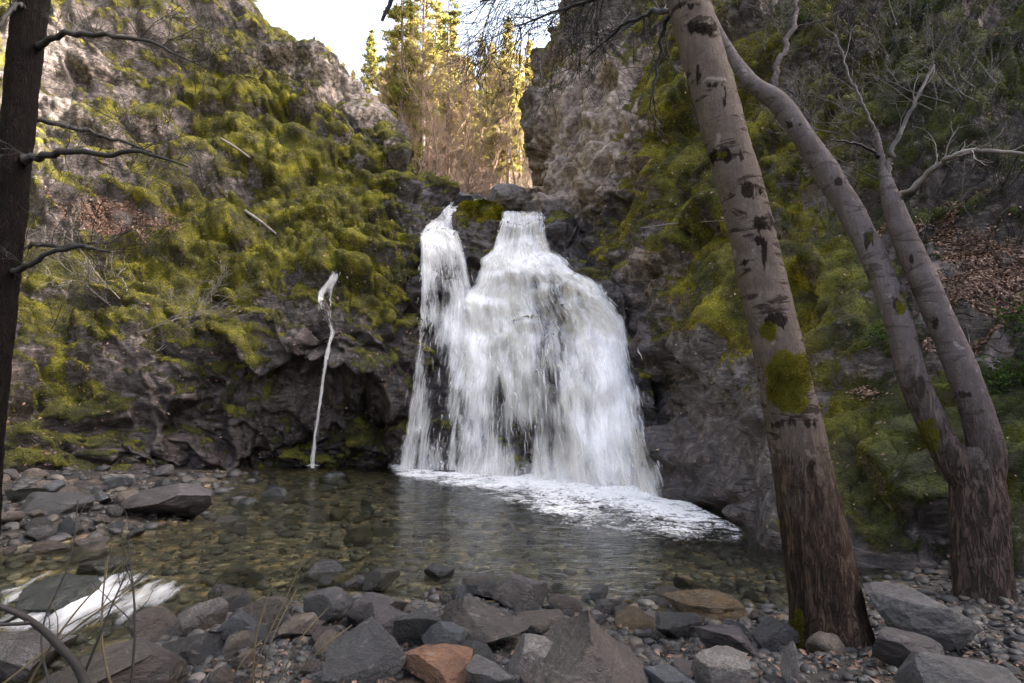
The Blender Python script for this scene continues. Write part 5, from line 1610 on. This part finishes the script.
BT = [bare_tree(61 + k, 7.5, M['btwig'], 'bare reddish brown tree in the wooded background above the falls', 'bare trees above the falls', kids=(6, 9)) for k in range(3)]
for k, (px, Y) in enumerate([(385, 31), (410, 28), (432, 27), (450, 30), (468, 27), (490, 33), (515, 29), (535, 32), (400, 36), (425, 38), (458, 40), (480, 37), (505, 42), (375, 38), (442, 34), (370, 33), (402, 31), (422, 33), (476, 30)]):
    x = float(at(px, 300, Y)[0]); z = float(floor_z(np.array([x]), np.array([float(Y)]))[0])
    sc = rnd.uniform(0.7, 1.2)
    if k < 3:
        BT[k].location = (x, Y, z); BT[k].scale = (sc,) * 3
    else:
        dup(BT[k % 3], (x, Y, z), rnd.uniform(0, 6.28), sc)

# ---- bare shrubs on the cliffs
SH = [bare_tree(71 + k, 1.6, mt, 'x', None, 'shrub', (4, 6), 3, 'bare_shrub', 4, 0.75, 0.02) for k, mt in enumerate((M['twig'], M['dtwig'], M['ptwig'], M['btwig']))]
SHUSED = [False] * 4


def shrub(k, px, py, size, label, group=None, lean=(0, 0)):
    P = spot(px, py)
    if P is None: return
    if not SHUSED[k]:
        SHUSED[k] = True
        r = SH[k]
        r.location = P
    else:
        r = dup(SH[k], P)
    r.rotation_euler = (lean[0], lean[1], rnd.uniform(0, 6.28)); r.scale = (size,) * 3
    r['label'] = label
    if group: r['group'] = group
    return r


GL = 'bare twiggy shrub rooted in the moss of the left cliff'
GR = 'grey tangled shrub rooted on the mossy right slope'
shrub(0, 143, 192, 1.5, 'bare grey shrub standing on the leafy ledge of the left cliff')
shrub(2, 118, 300, 1.7, 'pale bare shrub hanging over the dark lower left cliff', None, (0.9, 0.3))
shrub(2, 150, 345, 1.5, 'pale bare shrub with drooping twigs low on the left cliff', None, (1.0, 0.4))
for px, py, s in ((70, 205, 1.6), (30, 210, 1.4), (190, 90, 1.7), (215, 60, 1.6), (165, 50, 1.6), (240, 80, 1.3), (100, 60, 1.6), (215, 385, 1.0), (60, 330, 1.1), (255, 245, .9), (170, 260, 1.0), (130, 130, 1.3)):
    shrub(rnd.choice((0, 1, 1, 0)), px, py, s, GL, 'shrubs on the left cliff', (rnd.uniform(0.1, 0.6), rnd.uniform(-.2, .3)))
shrub(0, 862, 180, 1.3, 'grey many stemmed shrub growing behind the forked tree stems')
for px, py, s in ((770, 60, 1.5), (810, 90, 1.5), (740, 30, 1.5), (905, 30, 1.4), (940, 110, 1.2), (985, 90, 1.1), (845, 130, 1.2), (930, 190, 1.0), (965, 215, .9), (1005, 190, .9), (905, 255, .8), (1010, 250, .7), (980, 340, .65), (850, 60, 1.5), (640, 60, 1.6), (618, 30, 1.6), (665, 20, 1.7), (950, 40, 1.2), (1000, 20, 1.2), (825, 250, .9), (880, 80, 1.3), (1015, 130, 1.0)):
    shrub(rnd.choice((0, 0, 1, 1, 0)), px, py, s, GR, 'shrubs on the right slope', (rnd.uniform(0.1, 0.5), rnd.uniform(-.5, .1)))

GB = 'reddish brown brush covering the rise behind the falls'
for k in range(44):
    px, Y = rnd.uniform(372, 560), rnd.uniform(23.5, 46)
    x = float(at(px, 300, Y)[0]); z = float(floor_z(np.array([x]), np.array([Y]))[0])
    sc = rnd.uniform(0.9, 2.0)
    if k == 0:
        SH[3].location = (x, Y, z - 0.1); SH[3].scale = (sc,) * 3
        tag(SH[3], GB, None, 'brush behind the falls')
    else:
        dup(SH[3], (x, Y, z - 0.1), rnd.uniform(0, 6.28), sc, GB, 'brush behind the falls')

# ---- small leafy plants on the right slope
def leafy(px, py, size, n, label, group=None):
    P = spot(px, py)
    if P is None: return
    root = thing('leafy_plant', label, 'plant', P, group)
    mb = MB()
    q = rng.normal(0, size * 0.5, (n, 3)) * np.array([1, 0.7, 0.7]) + np.array([0, -0.05, size * 0.4])
    for k in range(7):
        a, b = rng.normal(0, size * 0.12, 3), q[k] * 1.1
        V, F = tube(np.array([[0, 0, -0.05], a * 0.5 + b * 0.5, b]), np.array([0.006, 0.004, 0.002]), 4)
        mb.add(V, F, rough=0, moss=0)
    mb.build('stems', M['twig'], root)
    d = rng.normal(0, 1, (n, 3)); d /= np.linalg.norm(d, axis=1, keepdims=True)
    s = np.cross(d, rng.normal(0, 1, (n, 3))); s /= np.linalg.norm(s, axis=1, keepdims=True)
    l = rng.uniform(0.02, 0.04, n)[:, None]
    V = np.stack([q - d * l, q - s * l * 0.5, q + d * l, q + s * l * 0.5], 1).reshape(-1, 3)
    obj('leaves', V, np.arange(4 * n).reshape(n, 4), M['gleaf'], root, dict(tint=np.repeat(rng.random(n), 4)), smooth=False)


leafy(1000, 390, 0.34, 420, 'small green leafy plant right of the forked tree')
leafy(880, 345, 0.30, 260, 'small green leafy plant between the two forked stems')
leafy(1015, 330, 0.34, 320, 'dark green bramble at the right edge under the leaf litter')
leafy(845, 60, 0.6, 700, 'evergreen bush high on the right slope between front trunk and frame corner')
leafy(800, 30, 0.7, 800, 'evergreen bush beside the upper stem of the forked tree')
leafy(915, 20, 0.6, 700, 'evergreen bush at the top of the right slope')

# ---- slender stems in the near left corner
def stem_line(pts, mat, label, group=None, tw=(0, 0), name='twig', cat='twig', ln=0.25):
    P, R = px_line(pts)
    mb = MB()
    Pn = crom(P, 18); Rn = crom(R[:, None], 18)[:, 0]
    V, F = tube(Pn - Pn[0], Rn, 6)
    mb.add(V, F, rough=0, moss=0)
    if tw[1]:
        for _ in range(r3.randint(*tw)):
            k = r3.randint(4, 17)
            t = Pn[k] - Pn[k - 1]; t /= np.linalg.norm(t)
            grow(mb, Pn[k] - Pn[0], t + np.array([r3.gauss(0, .5), r3.gauss(0, .3), r3.gauss(0, .5)]), ln * r3.uniform(.5, 1.2), Rn[k] * 0.7, 0, n=4, sides=4, r=r3, rmin=0.0008)
    o = mb.build(name, mat)
    o.location = Pn[0]
    tag(o, label, cat, group)
    return o


stem_line([(96, 712, 2.3, 10), (78, 668, 2.25, 8), (58, 645, 2.2, 7), (38, 626, 2.15, 6), (15, 612, 2.1, 5.5), (-15, 602, 2.05, 5)], M['dtwig'], 'dark bent branch crossing the bottom left corner', None, (2, 3), 'fallen_branch', 'branch')
for k, q in enumerate([[(20, 700, 2.2, 2.6), (55, 640, 2.2, 2), (95, 590, 2.25, 1.6), (150, 540, 2.3, 0.9)], [(72, 705, 2.3, 2.6), (110, 610, 2.3, 1.8), (132, 562, 2.35, 1)], [(-5, 690, 2.2, 2.2), (60, 640, 2.3, 1.7), (140, 580, 2.4, 1.4)],
                       [(50, 690, 2.3, 2.2), (42, 630, 2.35, 1.7), (70, 560, 2.4, 1.4), (78, 500, 2.45, 1)], [(120, 720, 2.3, 2.4), (102, 640, 2.3, 2), (106, 560, 2.35, 1)], [(130, 700, 2.4, 2.4), (135, 620, 2.4, 2), (128, 540, 2.45, 1)]]):
    stem_line(q, M['dtwig'] if k % 2 else M['straw'], 'thin bare shoot rising in front of the rapids', 'thin shoots in the near left corner', (2, 4), 'bare_shoot', 'shoot')
for k, q in enumerate([[(245, 700, 2.6, 1.9), (262, 650, 2.6, 1.6), (285, 600, 2.65, 1.2), (302, 562, 2.7, 1)], [(255, 705, 2.6, 1.8), (272, 640, 2.6, 1.4), (296, 590, 2.7, 1)], [(226, 700, 2.6, 1.8), (240, 665, 2.6, 1.3), (262, 640, 2.7, 1)], [(270, 700, 2.7, 1.6), (300, 640, 2.7, 1.3), (328, 608, 2.8, 1)], [(252, 700, 2.6, 2), (256, 640, 2.6, 1.6), (270, 590, 2.65, 0.9)], [(282, 690, 2.8, 2), (320, 650, 2.8, 1.6), (352, 625, 2.9, 0.9)]]):
    stem_line(q, M['straw'], 'dry straw coloured grass stem on the lower left bank', 'dry grass stems on the near bank', (0, 0), 'grass_stem', 'grass stem')

# ---- pale sticks lying on the left cliff
def stick(px0, py0, px1, py1, w, label):
    a, b = spot(px0, py0), spot(px1, py1)
    mid = (a + b) / 2 + np.array([0, -0.12, 0.08])
    P = np.stack([a + np.array([0, -0.08, 0.05]), mid, b + np.array([0, -0.08, 0.05])])
    V, F = tube(P - P[0], np.array([w, w * 0.9, w * 0.6]), 7, 12)
    o = obj('fallen_stick', V, F, M['ptwig'], None, dict(rough=np.zeros(len(V)), moss=np.zeros(len(V))))
    o.location = P[0]
    tag(o, label, 'stick')


stick(222, 141, 251, 160, 0.05, 'pale fallen stick lying high on the left cliff')
stick(246, 213, 277, 236, 0.06, 'pale fallen stick lying on the moss in the middle of the left cliff')
stick(640, 231, 725, 224, 0.018, 'thin pale stick spanning the mossy rock right of the falls')
# ------------------------------------------------------------------ light, sky, camera
SUN_AZ, SUN_EL = 90.0, 25.0        # degrees clockwise from straight ahead; height
wd = bpy.data.worlds.new('World'); SC.world = wd
wd.use_nodes = True
nt = wd.node_tree; nt.nodes.clear()
sky = nt.nodes.new('ShaderNodeTexSky')
sky.sky_type = 'NISHITA'; sky.sun_disc = False
sky.sun_elevation = math.radians(SUN_EL); sky.sun_rotation = math.radians(SUN_AZ)
sky.air_density = 0.8; sky.dust_density = 8.0; sky.ozone_density = 0.4
bg = nt.nodes.new('ShaderNodeBackground'); bg.inputs[1].default_value = 0.15
wo = nt.nodes.new('ShaderNodeOutputWorld')
hs = nt.nodes.new('ShaderNodeHueSaturation'); hs.inputs['Saturation'].default_value = 0.7; hs.inputs['Value'].default_value = 1.15
nt.links.new(sky.outputs[0], hs.inputs['Color']); nt.links.new(hs.outputs[0], bg.inputs[0]); nt.links.new(bg.outputs[0], wo.inputs[0])
sl = bpy.data.lights.new('sun', 'SUN'); sl.energy = 5.0; sl.angle = math.radians(0.5); sl.color = (1.0, 0.92, 0.80)
so = link(bpy.data.objects.new('sun', sl))
az, el = math.radians(SUN_AZ), math.radians(SUN_EL)
S = Vector((math.sin(az) * math.cos(el), math.cos(az) * math.cos(el), math.sin(el)))
so.rotation_euler = S.to_track_quat('Z', 'Y').to_euler()
so.location = S * 80

cd = bpy.data.cameras.new('camera')
co_ = link(bpy.data.objects.new('camera', cd))
cd.sensor_width = 36.0; cd.lens = FPX / W * 36.0
cd.clip_start = 0.05; cd.clip_end = 2000
co_.location = CAM
co_.rotation_euler = (math.pi / 2 + PITCH, 0, 0)
SC.camera = co_
vs = SC.view_settings
vs.view_transform = 'Standard'; vs.look = 'None'; vs.gamma = 1.0; vs.exposure = EXPOSURE
vs.use_curve_mapping = False
SC.cycles.transparent_max_bounces = 32
SC.cycles.max_bounces = 8
SC.cycles.use_denoising = True
